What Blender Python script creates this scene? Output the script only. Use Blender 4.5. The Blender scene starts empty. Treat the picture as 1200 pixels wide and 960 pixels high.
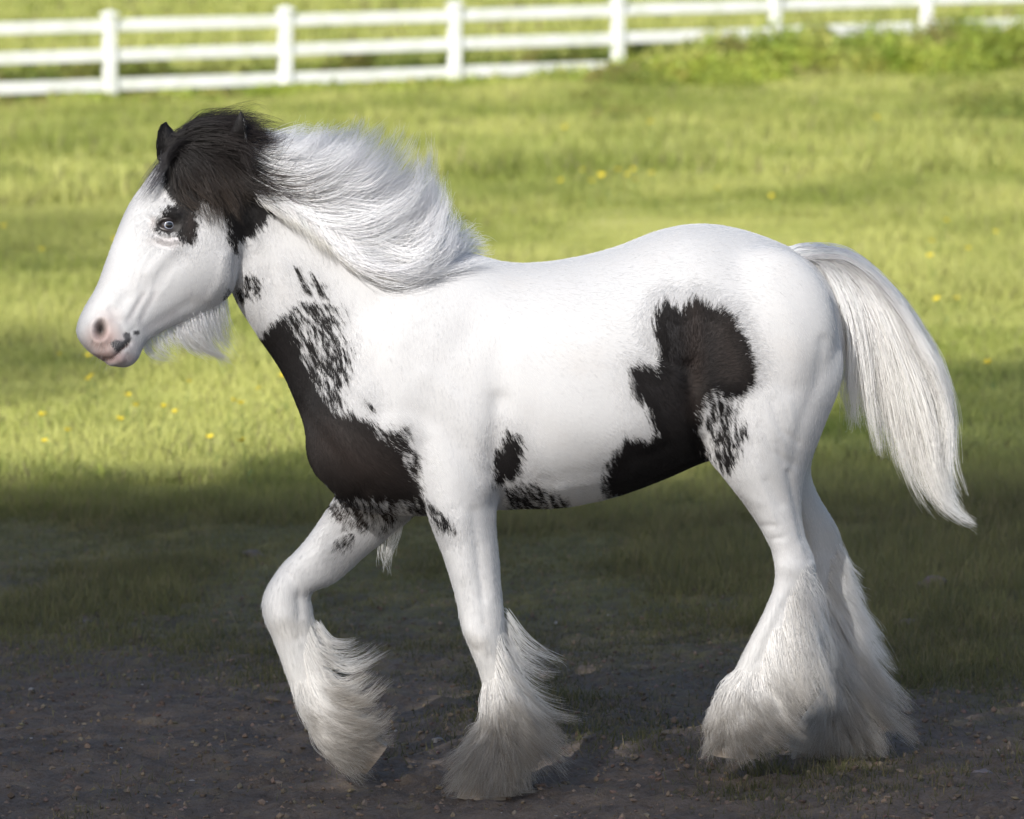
import bpy, bmesh, math, random
import numpy as np
from mathutils import Vector
from mathutils.bvhtree import BVHTree

RNG = np.random.default_rng(7)
random.seed(7)
C = bpy.context.scene.collection
SC = bpy.context.scene

# ------------------------------------------------------------------ camera, world, sun, exposure
CAM_Y, CAM_H, FPX = -14.2, 2.10, 6667.0
PITCH = math.atan(540.0 / FPX)
cam_data = bpy.data.cameras.new('camera')
cam = bpy.data.objects.new('camera', cam_data)
C.objects.link(cam)
cam.location = (0, CAM_Y, CAM_H)
cam.rotation_euler = (math.pi / 2 - PITCH, 0, 0)
cam_data.lens = 200
cam_data.sensor_width = 36
cam_data.clip_start = 0.5
cam_data.clip_end = 3000
cam_data.dof.use_dof = True
cam_data.dof.focus_distance = 14.15
cam_data.dof.aperture_fstop = 6.6
SC.camera = cam

SUN_AZ = math.radians(24)      # how far to the left of the camera's back the sun stands
SUN_EL = math.radians(33)
SUNDIR = np.array([math.sin(SUN_AZ) * math.cos(SUN_EL), math.cos(SUN_AZ) * math.cos(SUN_EL), -math.sin(SUN_EL)])
world = bpy.data.worlds.new('World')
SC.world = world
world.use_nodes = True
wn = world.node_tree
sky = wn.nodes.new('ShaderNodeTexSky')
sky.sky_type = 'NISHITA'
sky.sun_disc = False
sky.sun_elevation = SUN_EL
sky.sun_rotation = math.pi + SUN_AZ
sky.air_density = 1.0
sky.dust_density = 1.5
wn.links.new(sky.outputs[0], wn.nodes['Background'].inputs[0])
wn.nodes['Background'].inputs[1].default_value = 0.135

sd = bpy.data.lights.new('sun', 'SUN')
sd.energy = 4.4
sd.angle = math.radians(0.55)
sd.color = (1.0, 0.965, 0.91)
sun = bpy.data.objects.new('sun', sd)
C.objects.link(sun)
sun.rotation_euler = Vector((float(SUNDIR[0]), float(SUNDIR[1]), float(SUNDIR[2]))).to_track_quat('-Z', 'Y').to_euler()
sun.location = (-8, -14, 9)

SC.view_settings.view_transform = 'Standard'
SC.view_settings.look = 'None'
SC.view_settings.exposure = 0.32
SC.view_settings.gamma = 1.0
SC.render.engine = 'CYCLES'
SC.cycles.use_denoising = True
SC.cycles.max_bounces = 8
SC.cycles.diffuse_bounces = 4
SC.cycles.glossy_bounces = 4
SC.cycles.transmission_bounces = 6
SC.cycles.transparent_max_bounces = 12

# ------------------------------------------------------------------ helpers
FWD = np.array([0, math.cos(PITCH), -math.sin(PITCH)])
UPV = np.array([0, math.sin(PITCH), math.cos(PITCH)])
CAMP = np.array([0, CAM_Y, CAM_H])

def ray(px, py):
    px = np.asarray(px, float); py = np.asarray(py, float)
    d = FWD + ((480 - py) / FPX)[..., None] * UPV
    d[..., 0] = d[..., 0] + (px - 600) / FPX
    return d

def P(px, py, Y):
    d = ray(px, py)
    t = (np.asarray(Y, float) - CAM_Y) / d[..., 1]
    return CAMP + d * t[..., None]

def proj(v):
    r = v - CAMP
    z = r @ FWD
    return np.stack([600 + FPX * r[:, 0] / z, 480 - FPX * (r @ UPV) / z], 1)

def ground_z(x, y):
    x = np.asarray(x, float); y = np.asarray(y, float)
    z = 0.025 * 30 * np.tanh(x / 30.0)
    z = z + 0.11 * np.clip((y - 4) / 80, 0, 1)
    z = z + 0.03 * np.clip(y - 92, 0, 4000) ** 1.0
    z = z + 0.012 * np.sin(x * 1.7 + y * 0.6) * np.sin(y * 0.9 + 1.3) * np.clip((y + 3) / 4, 0.2, 1)
    z = z + 0.05 * np.sin(x * 0.35 + 1.0) * np.sin(y * 0.23) * np.clip((y - 6) / 20, 0, 1)
    return z - ground_z.off

ground_z.off = 0.0
ground_z.off = float(ground_z(-0.02, -0.16))

def ground_hit(px, py):
    px = np.asarray(px, float); py = np.asarray(py, float)
    d = ray(px, py)
    t = np.full(px.shape, 14.0)
    for _ in range(40):
        p = CAMP + d * t[..., None]
        t = t + np.clip((p[..., 2] - ground_z(p[..., 0], p[..., 1])) / np.maximum(-d[..., 2], 1e-3), -8, 8) * 0.8
        t = np.clip(t, 5, 600)
    p = CAMP + d * t[..., None]
    p[..., 2] = ground_z(p[..., 0], p[..., 1])
    return p

def hash2(i, j, s=0):
    n = (i * 374761393 + j * 668265263 + s * 2147483647) & 0xffffffff
    n = ((n ^ (n >> 13)) * 1274126177) & 0xffffffff
    return ((n ^ (n >> 16)) & 0xffff) / 65535.0

def vnoise(x, y, s=0):
    x = np.asarray(x, float); y = np.asarray(y, float)
    xi = np.floor(x).astype(np.int64); yi = np.floor(y).astype(np.int64)
    fx = x - xi; fy = y - yi
    fx = fx * fx * (3 - 2 * fx); fy = fy * fy * (3 - 2 * fy)
    a = hash2(xi, yi, s); b = hash2(xi + 1, yi, s); c = hash2(xi, yi + 1, s); d = hash2(xi + 1, yi + 1, s)
    return (a * (1 - fx) + b * fx) * (1 - fy) + (c * (1 - fx) + d * fx) * fy

def fbm(x, y, o=4, s=0):
    v = 0; a = 0.5; t = 0
    for k in range(o):
        v = v + a * vnoise(np.asarray(x) * 2 ** k, np.asarray(y) * 2 ** k, s + k * 17); t += a; a *= 0.5
    return v / t

def inside(poly, p):
    poly = np.asarray(poly, float)
    res = np.zeros(len(p), bool)
    n = len(poly)
    for i in range(n):
        x0, y0 = poly[i]; x1, y1 = poly[(i + 1) % n]
        if y0 == y1: continue
        c = ((y0 > p[:, 1]) != (y1 > p[:, 1])) & (p[:, 0] < (x1 - x0) * (p[:, 1] - y0) / (y1 - y0) + x0)
        res ^= c
    return res

def seg_dist(p, a, b):
    a = np.asarray(a, float); b = np.asarray(b, float)
    ab = b - a
    t = np.clip(((p - a) @ ab) / max(ab @ ab, 1e-9), 0, 1)
    return np.linalg.norm(p - (a + t[:, None] * ab), axis=1)

def poly_sd(poly, p):
    d = np.full(len(p), 1e9)
    for i in range(len(poly)):
        d = np.minimum(d, seg_dist(p, poly[i], poly[(i + 1) % len(poly)]))
    return np.where(inside(poly, p), d, -d)

def line_dist(line, p):
    d = np.full(len(p), 1e9)
    for i in range(len(line) - 1):
        d = np.minimum(d, seg_dist(p, line[i], line[i + 1]))
    return d

def np_mesh(name, V, F, mat=None, smooth=True, attrs=None):
    """V (n,3), F list of index arrays or one (m,k) array"""
    me = bpy.data.meshes.new(name)
    V = np.asarray(V, np.float32)
    if isinstance(F, np.ndarray):
        m, k = F.shape
        me.vertices.add(len(V)); me.vertices.foreach_set('co', V.ravel())
        me.loops.add(m * k); me.loops.foreach_set('vertex_index', F.ravel().astype(np.int32))
        me.polygons.add(m)
        me.polygons.foreach_set('loop_start', (np.arange(m) * k).astype(np.int32))
        me.polygons.foreach_set('loop_total', np.full(m, k, np.int32))
        me.update(calc_edges=True)
    else:
        me.from_pydata(V.tolist(), [], [list(f) for f in F])
    me.polygons.foreach_set('use_smooth', np.full(len(me.polygons), smooth))
    if attrs:
        for k, (typ, arr) in attrs.items():
            at = me.attributes.new(k, typ, 'POINT')
            at.data.foreach_set({'FLOAT': 'value', 'FLOAT_COLOR': 'color', 'FLOAT_VECTOR': 'vector'}[typ], np.asarray(arr, np.float32).ravel())
    if mat: me.materials.append(mat)
    me.update()
    return me

def link(name, data, parent=None, loc=None):
    o = bpy.data.objects.new(name, data)
    C.objects.link(o)
    if parent: o.parent = parent
    if loc is not None: o.location = loc
    return o

def tag(o, label=None, cat=None, group=None, kind=None):
    if label: o['label'] = label
    if cat: o['category'] = cat
    if group: o['group'] = group
    if kind: o['kind'] = kind
    return o

# ------------------------------------------------------------------ material helpers
class NT:
    def __init__(self, name):
        self.m = bpy.data.materials.new(name); self.m.use_nodes = True
        self.t = self.m.node_tree; self.t.nodes.clear()
        self.out = self.n('ShaderNodeOutputMaterial')
    def n(self, typ, **kw):
        nd = self.t.nodes.new(typ)
        for k, v in kw.items(): setattr(nd, k, v)
        return nd
    def l(self, a, b): self.t.links.new(a, b)
    def val(self, sock, v):
        if hasattr(v, 'is_output') or isinstance(v, bpy.types.NodeSocket): self.l(v, sock)
        else: sock.default_value = v
    def math(self, op, a, b=0.0, c=None, clamp=False):
        nd = self.n('ShaderNodeMath', operation=op, use_clamp=clamp)
        self.val(nd.inputs[0], a); self.val(nd.inputs[1], b)
        if c is not None: self.val(nd.inputs[2], c)
        return nd.outputs[0]
    def mix(self, f, a, b):
        nd = self.n('ShaderNodeMix', data_type='RGBA')
        self.val(nd.inputs[0], f)
        for s, v in ((nd.inputs[6], a), (nd.inputs[7], b)):
            self.val(s, tuple(v) + (1,) if isinstance(v, tuple) and len(v) == 3 else v)
        return nd.outputs[2]
    def attr(self, name, out='Fac'):
        nd = self.n('ShaderNodeAttribute', attribute_name=name)
        return nd.outputs[out]
    def noise(self, vec, scale, detail=4, rough=0.55, out='Fac', dist=0.0):
        nd = self.n('ShaderNodeTexNoise')
        if vec is not None: self.l(vec, nd.inputs['Vector'])
        nd.inputs['Scale'].default_value = scale; nd.inputs['Detail'].default_value = detail
        nd.inputs['Roughness'].default_value = rough; nd.inputs['Distortion'].default_value = dist
        return nd.outputs[out]
    def ramp(self, f, stops):
        nd = self.n('ShaderNodeValToRGB')
        self.val(nd.inputs[0], f)
        e = nd.color_ramp.elements
        while len(e) < len(stops): e.new(0.5)
        for k, (p, c) in enumerate(stops):
            e[k].position = p; e[k].color = tuple(c) + (1,)
        return nd.outputs[0]
    def maprange(self, v, a, b, c=0.0, d=1.0, smooth=True):
        nd = self.n('ShaderNodeMapRange', interpolation_type='SMOOTHSTEP' if smooth else 'LINEAR')
        self.val(nd.inputs[0], v)
        for k, x in zip((1, 2, 3, 4), (a, b, c, d)): self.val(nd.inputs[k], x)
        return nd.outputs[0]
    def bump(self, h, strength, dist, normal=None):
        nd = self.n('ShaderNodeBump')
        nd.inputs['Strength'].default_value = strength; nd.inputs['Distance'].default_value = dist
        self.l(h, nd.inputs['Height'])
        if normal: self.l(normal, nd.inputs['Normal'])
        return nd.outputs[0]
    def principled(self, color, rough=0.6, normal=None, spec=0.5, **kw):
        nd = self.n('ShaderNodeBsdfPrincipled')
        self.val(nd.inputs['Base Color'], tuple(color) + (1,) if isinstance(color, tuple) and len(color) == 3 else color)
        self.val(nd.inputs['Roughness'], rough)
        nd.inputs['Specular IOR Level'].default_value = spec
        if normal: self.l(normal, nd.inputs['Normal'])
        for k, v in kw.items(): self.val(nd.inputs[k], v)
        return nd
    def finish(self, sh):
        self.l(sh, self.out.inputs['Surface']); return self.m

def leaf_material(name, attr_col='tint', trans=0.35, rough=0.55):
    t = NT(name)
    col = t.attr(attr_col, 'Color')
    d = t.principled(col, rough, spec=0.3)
    tr = t.n('ShaderNodeBsdfTranslucent'); t.l(col, tr.inputs[0])
    mx = t.n('ShaderNodeMixShader'); mx.inputs[0].default_value = trans
    t.l(d.outputs[0], mx.inputs[1]); t.l(tr.outputs[0], mx.inputs[2])
    return t.finish(mx.outputs[0])

# ------------------------------------------------------------------ ground
def build_ground():
    ys = np.concatenate([np.arange(-2.2, 3.5, 0.020), np.arange(3.5, 12, 0.07), np.arange(12, 100, 0.5), np.geomspace(100, 900, 40), ])
    ys = np.concatenate([[-60, -40, -25, -15, -9, -6, -4, -3], ys])
    xs = np.concatenate([-np.geomspace(500, 3.2, 34), np.arange(-3.1, -2.0, 0.06), np.arange(-2.0, 2.0, 0.022), np.arange(2.0, 3.1, 0.06), np.geomspace(3.2, 500, 34)])
    X, Y = np.meshgrid(xs, ys)
    Z = ground_z(X, Y)
    near = np.clip((9 - Y) / 6, 0, 1) * np.clip((Y + 4) / 1.0, 0, 1) * np.clip((4 - np.abs(X)) / 1.5, 0, 1)
    Z = Z + near * (0.030 * (fbm(X * 3.1, Y * 3.1, 4, 3) - 0.5) + 0.034 * (fbm(X * 14, Y * 14, 4, 9) - 0.5) + 0.026 * (fbm(X * 36, Y * 36, 2, 21) - 0.5))
    n, m = X.shape
    V = np.stack([X, Y, Z], -1).reshape(-1, 3)
    i = np.arange((n - 1) * (m - 1)); r = i // (m - 1); c = i % (m - 1)
    F = np.stack([r * m + c, r * m + c + 1, (r + 1) * m + c + 1, (r + 1) * m + c], 1)
    t = NT('ground_soil_and_turf')
    tc = t.n('ShaderNodeNewGeometry').outputs['Position']
    sep = t.n('ShaderNodeSeparateXYZ'); t.l(tc, sep.inputs[0])
    n1 = t.noise(tc, 1.3, 5, 0.6); n2 = t.noise(tc, 11, 6, 0.65); n3 = t.noise(tc, 70, 5, 0.7); n4 = t.noise(tc, 260, 3, 0.6)
    vor = t.n('ShaderNodeTexVoronoi'); vor.inputs['Scale'].default_value = 85; t.l(tc, vor.inputs['Vector'])
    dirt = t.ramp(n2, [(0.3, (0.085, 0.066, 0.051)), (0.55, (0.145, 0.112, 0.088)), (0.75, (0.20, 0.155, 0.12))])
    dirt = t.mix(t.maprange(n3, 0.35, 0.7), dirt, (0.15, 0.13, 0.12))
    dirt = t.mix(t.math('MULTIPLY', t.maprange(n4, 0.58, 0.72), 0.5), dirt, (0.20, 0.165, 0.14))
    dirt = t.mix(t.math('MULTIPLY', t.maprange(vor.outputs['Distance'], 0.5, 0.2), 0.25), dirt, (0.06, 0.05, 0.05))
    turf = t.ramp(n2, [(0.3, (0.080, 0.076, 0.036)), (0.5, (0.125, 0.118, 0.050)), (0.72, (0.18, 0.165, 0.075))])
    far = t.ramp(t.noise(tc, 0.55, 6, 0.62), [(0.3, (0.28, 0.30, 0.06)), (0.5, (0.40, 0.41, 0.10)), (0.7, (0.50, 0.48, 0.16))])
    turf = t.mix(t.maprange(sep.outputs[1], 7, 12), turf, far)  # nearer turf is worn, and its colour also carries the tree shade
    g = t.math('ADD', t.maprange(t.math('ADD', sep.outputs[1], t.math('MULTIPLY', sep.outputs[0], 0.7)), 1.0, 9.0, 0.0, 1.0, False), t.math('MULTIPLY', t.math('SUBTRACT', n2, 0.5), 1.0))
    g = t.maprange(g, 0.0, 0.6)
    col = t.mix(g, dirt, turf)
    h = t.math('ADD', t.math('MULTIPLY', n3, 0.6), t.math('MULTIPLY', n4, 0.3))
    b = t.bump(h, 0.9, 0.012)
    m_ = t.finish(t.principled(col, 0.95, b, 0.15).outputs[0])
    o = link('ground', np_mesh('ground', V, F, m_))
    tag(o, kind='structure')

build_ground()

# ------------------------------------------------------------------ blades of grass (numpy)
def blades(name, pts, h, w, cols, mat, label, lean=0.5, segs=2, cat='grass'):
    """pts (n,3) roots, h, w arrays; one blade = quad(s) plus a triangle"""
    n = len(pts)
    az = RNG.uniform(0, 2 * math.pi, n)
    fa = RNG.uniform(0, 2 * math.pi, n)
    ln = RNG.uniform(0.1, 1, n) * lean
    side = np.stack([np.cos(fa), np.sin(fa), np.zeros(n)], 1)
    dr = np.stack([np.cos(az), np.sin(az), np.zeros(n)], 1)
    up = np.array([0, 0, 1.0])
    V = []; T = []
    ks = np.linspace(0, 1, segs + 1)
    for k in ks[:-1]:
        c = pts + (h * k)[:, None] * up * (1 - 0.25 * ln[:, None] * k) + dr * (h * ln * k * k)[:, None]
        ww = (w * (1 - 0.45 * k))[:, None]
        V += [c - side * ww / 2, c + side * ww / 2]
    V.append(pts + (h * (1 - 0.25 * ln))[:, None] * up + dr * (h * ln)[:, None])
    nv = len(V)
    Vs = np.stack(V, 1).reshape(-1, 3)
    base = np.arange(n)[:, None] * nv
    fs = []
    for s in range(segs - 1):
        a = 2 * s
        fs += [base + np.array([[a, a + 1, a + 3]]), base + np.array([[a, a + 3, a + 2]])]
    a = 2 * (segs - 1)
    fs.append(base + np.array([[a, a + 1, nv - 1]]))
    F = np.concatenate(fs, 0)
    col = np.repeat(np.concatenate([cols, np.ones((n, 1))], 1), nv, 0).reshape(n, nv, 4).copy()
    col[:, 0:2, :3] *= 0.75
    me = np_mesh(name, Vs, F, mat, False, {'tint': ('FLOAT_COLOR', col.reshape(-1, 4))})
    o = link(name, me)
    tag(o, label, cat, kind='stuff')
    return o

GRASS_MAT = leaf_material('grass_blade', trans=0.35)

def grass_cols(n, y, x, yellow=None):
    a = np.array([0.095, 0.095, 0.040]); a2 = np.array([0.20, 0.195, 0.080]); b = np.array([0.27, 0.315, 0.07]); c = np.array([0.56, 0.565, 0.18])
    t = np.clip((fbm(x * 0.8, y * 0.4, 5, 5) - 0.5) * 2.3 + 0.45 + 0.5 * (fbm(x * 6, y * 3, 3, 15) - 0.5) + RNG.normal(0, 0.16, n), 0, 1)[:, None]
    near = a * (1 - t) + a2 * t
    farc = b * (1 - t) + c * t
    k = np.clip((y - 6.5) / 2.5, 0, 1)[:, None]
    col = near * (1 - k) + farc * k  # near blades duller and darker: worn turf plus tree shade in the colour
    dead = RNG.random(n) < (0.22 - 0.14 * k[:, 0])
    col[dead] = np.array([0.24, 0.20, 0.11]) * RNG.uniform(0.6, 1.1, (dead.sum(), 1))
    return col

def scatter_wedge(n, y0, y1, margin=0.7):
    d0, d1 = y0 - CAM_Y, y1 - CAM_Y
    u = RNG.random(n)
    d = np.sqrt(d0 * d0 + u * (d1 * d1 - d0 * d0))
    wide = RNG.random(n) < 0.38 * np.clip((d - 20) / 20, 0, 1)
    w0 = d * 0.092 + margin
    x = RNG.uniform(-1, 1, n) * w0
    x = np.where(wide, np.sign(x) * (w0 + RNG.random(n) * (d - 14) * 0.075), x)
    y = d + CAM_Y
    return x, y

def near_z(x, y):
    near = np.clip((9 - y) / 6, 0, 1) * np.clip((4 - np.abs(x)) / 1.5, 0, 1)
    return ground_z(x, y) + near * (0.030 * (fbm(x * 3.1, y * 3.1, 4, 3) - 0.5) + 0.034 * (fbm(x * 14, y * 14, 4, 9) - 0.5) + 0.026 * (fbm(x * 36, y * 36, 2, 21) - 0.5))

def build_grass():
    # short worn turf close to the horse, in clumps, thickening towards the back
    x, y = scatter_wedge(420000, -1.0, 9.0)
    pxy = proj(np.stack([x, y, ground_z(x, y)], 1))
    dens = fbm(x * 1.6 + 3, y * 0.8, 4, 31)
    sl = y + 0.7 * np.clip(x, -2, 2)
    thr = np.interp(sl, [-1, 0.0, 1.0, 2.5, 4.5, 7, 9], [0.84, 0.70, 0.61, 0.53, 0.46, 0.34, 0.2])
    keep = (dens + 0.07 * RNG.normal(0, 1, len(x)) > thr) | (RNG.random(len(x)) < np.clip((sl - 1.2) * 0.07, 0.01, 0.5))
    x, y, dens, thr = x[keep], y[keep], dens[keep], thr[keep]
    n = len(x)
    lush = np.clip((dens - thr) * 6, 0.15, 1)
    h = RNG.uniform(0.018, 0.060, n) * (0.55 + lush)
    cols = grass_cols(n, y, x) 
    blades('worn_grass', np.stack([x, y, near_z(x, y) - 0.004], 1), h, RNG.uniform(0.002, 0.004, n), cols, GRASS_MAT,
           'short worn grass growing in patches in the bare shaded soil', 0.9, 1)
    # meadow, three bands of distance with broader blades the farther away they stand
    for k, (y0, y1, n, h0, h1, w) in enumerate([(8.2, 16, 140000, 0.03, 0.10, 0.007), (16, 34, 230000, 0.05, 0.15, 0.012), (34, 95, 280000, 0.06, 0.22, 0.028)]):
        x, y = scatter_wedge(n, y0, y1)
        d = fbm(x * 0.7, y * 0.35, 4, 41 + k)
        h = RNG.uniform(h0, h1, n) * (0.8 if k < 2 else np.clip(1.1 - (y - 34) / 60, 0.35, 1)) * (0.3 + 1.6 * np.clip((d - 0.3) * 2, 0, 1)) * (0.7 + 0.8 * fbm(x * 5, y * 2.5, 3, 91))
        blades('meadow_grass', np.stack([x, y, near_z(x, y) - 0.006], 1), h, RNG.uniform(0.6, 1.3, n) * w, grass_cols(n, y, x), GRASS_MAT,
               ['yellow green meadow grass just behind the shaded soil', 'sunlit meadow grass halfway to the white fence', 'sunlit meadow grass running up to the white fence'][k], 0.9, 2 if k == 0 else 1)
    # meadow beyond the fence
    x, y = scatter_wedge(60000, 95, 200, 3)
    h = RNG.uniform(0.1, 0.4, len(x))
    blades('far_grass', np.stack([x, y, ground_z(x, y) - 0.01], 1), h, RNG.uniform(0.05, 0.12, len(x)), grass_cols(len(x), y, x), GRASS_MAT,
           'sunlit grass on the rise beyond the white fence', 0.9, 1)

build_grass()

# ------------------------------------------------------------------ soil clods, gravel, stones
def rock_mesh(n_sub, seed, flat=0.6):
    bm = bmesh.new()
    if n_sub == 0:
        vs_ = [bm.verts.new(c) for c in ((1, 0, 0), (-1, 0, 0), (0, 1, 0), (0, -1, 0), (0, 0, 1), (0, 0, -1))]
        for a_, b_, c_ in ((0, 2, 4), (2, 1, 4), (1, 3, 4), (3, 0, 4), (2, 0, 5), (1, 2, 5), (3, 1, 5), (0, 3, 5)): bm.faces.new((vs_[a_], vs_[b_], vs_[c_]))
    else:
        bmesh.ops.create_icosphere(bm, subdivisions=n_sub, radius=1)
    r = np.random.default_rng(seed)
    ph = r.uniform(0, 6, 9)
    for v in bm.verts:
        c = v.co
        k = 1 + 0.22 * math.sin(2.3 * c.x + ph[0]) * math.sin(2.9 * c.y + ph[1]) + 0.2 * math.sin(3.7 * c.z + ph[2] + c.x * 2) + 0.12 * math.sin(7 * c.x + ph[3]) * math.cos(6 * c.y + ph[4])
        v.co = Vector((c.x * k * 1.15, c.y * k * 0.9, c.z * k * flat))
    V = np.array([v.co[:] for v in bm.verts]); F = np.array([[v.index for v in f.verts] for f in bm.faces])
    bm.free()
    return V, F

def build_clods():
    t = NT('soil_clod')
    col = t.attr('tint', 'Color')
    pos = t.n('ShaderNodeNewGeometry').outputs['Position']
    nz = t.noise(pos, 300, 3)
    m = t.finish(t.principled(col, 0.95, t.bump(nz, 0.6, 0.003), 0.15).outputs[0])
    protos = [rock_mesh(s % 2, s) for s in range(6)]
    n = 36000
    d = CAM_Y * 0 + RNG.uniform(12.9, 22.0, n)
    y = d + CAM_Y
    x = RNG.uniform(-1, 1, n) * (d * 0.092 + 0.35)
    z = near_z(x, y)
    s = RNG.gamma(1.4, 0.0020, n) + 0.0014
    s = np.clip(s, 0.0014, 0.0075) * np.clip(1.3 - (y - 1) * 0.12, 0.6, 1.3)
    base = np.array([0.165, 0.128, 0.102])
    cols = base * RNG.uniform(0.6, 1.25, (n, 1)) * (1 + RNG.normal(0, 0.05, (n, 3)))
    warm = RNG.random(n) < 0.06
    cols[warm] = np.array([0.17, 0.135, 0.11]) * RNG.uniform(0.6, 1.3, (warm.sum(), 1))
    pale = RNG.random(n) < 0.006
    cols[pale] = np.array([0.32, 0.31, 0.31]) * RNG.uniform(0.7, 1.2, (pale.sum(), 1))
    Vs, Fs, Cs, off = [], [], [], 0
    for k, (V, F) in enumerate(protos):
        idx = np.where(np.arange(n) % 6 == k)[0]
        a = RNG.uniform(0, 6.28, len(idx))
        ca, sa = np.cos(a), np.sin(a)
        R = np.zeros((len(idx), 3, 3)); R[:, 0, 0] = ca; R[:, 0, 1] = -sa; R[:, 1, 0] = sa; R[:, 1, 1] = ca; R[:, 2, 2] = RNG.uniform(0.7, 1.5, len(idx))
        VV = np.einsum('nij,vj->nvi', R, V) * s[idx][:, None, None] + np.stack([x[idx], y[idx], z[idx] + s[idx] * 0.15], 1)[:, None, :]
        nv = len(V)
        FF = F[None] + (np.arange(len(idx)) * nv)[:, None, None] + off
        off += len(idx) * nv
        Vs.append(VV.reshape(-1, 3)); Fs.append(FF.reshape(-1, 3)); Cs.append(np.repeat(np.concatenate([cols[idx], np.ones((len(idx), 1))], 1), nv, 0))
    o = link('soil_clods', np_mesh('soil_clods', np.concatenate(Vs), np.concatenate(Fs), m, False, {'tint': ('FLOAT_COLOR', np.concatenate(Cs))}))
    tag(o, 'small crumbs of dark soil and gravel strewn over the bare track', 'gravel', kind='stuff')

build_clods()

def build_stones():
    spots = [
        (1092, 692, 0.045, (0.17, 0.13, 0.125), 'dull pinkish stone in the shaded grass right of the hind legs'),
        (1152, 907, 0.022, (0.17, 0.15, 0.16), 'grey stone on the bare track at the bottom right corner'),
        (222, 758, 0.016, (0.19, 0.16, 0.14), 'small tan stone in the soil at the left below the muzzle'),
        (98, 730, 0.020, (0.14, 0.125, 0.125), 'flat grey stone in the dark soil at the far left'),
        (143, 878, 0.010, (0.42, 0.40, 0.40), 'tiny white pebble on bare soil near the lower left'),
        (320, 820, 0.020, (0.19, 0.15, 0.11), 'tan lump of soil left of the raised fore hoof'),
        (512, 872, 0.014, (0.30, 0.28, 0.27), 'pale pebble between the two fore feet'),
        (296, 652, 0.026, (0.13, 0.12, 0.12), 'grey stone in the shaded turf under the chest'),
        (1060, 735, 0.030, (0.13, 0.105, 0.10), 'brownish stone beside the far hind feather'),
    ]
    for k, (px, py, s, c, lab) in enumerate(spots):
        V, F = rock_mesh(3, 50 + k, 0.55)
        t = NT('stone_surface')
        pos = t.n('ShaderNodeTexCoord').outputs['Object']
        n = t.noise(pos, 60, 6, 0.7)
        col = t.mix(n, tuple(x * 0.6 for x in c), tuple(min(1, x * 1.4) for x in c))
        m = t.finish(t.principled(col, 0.85, t.bump(n, 0.7, 0.006), 0.3).outputs[0])
        p = ground_hit(px, py)
        o = link('stone', np_mesh('stone', V * s, F, m), loc=(p[0], p[1], float(near_z(p[0], p[1])) + s * 0.12))
        o.rotation_euler = (0, 0, k * 1.3)
        tag(o, lab, 'stone')

build_stones()

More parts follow.
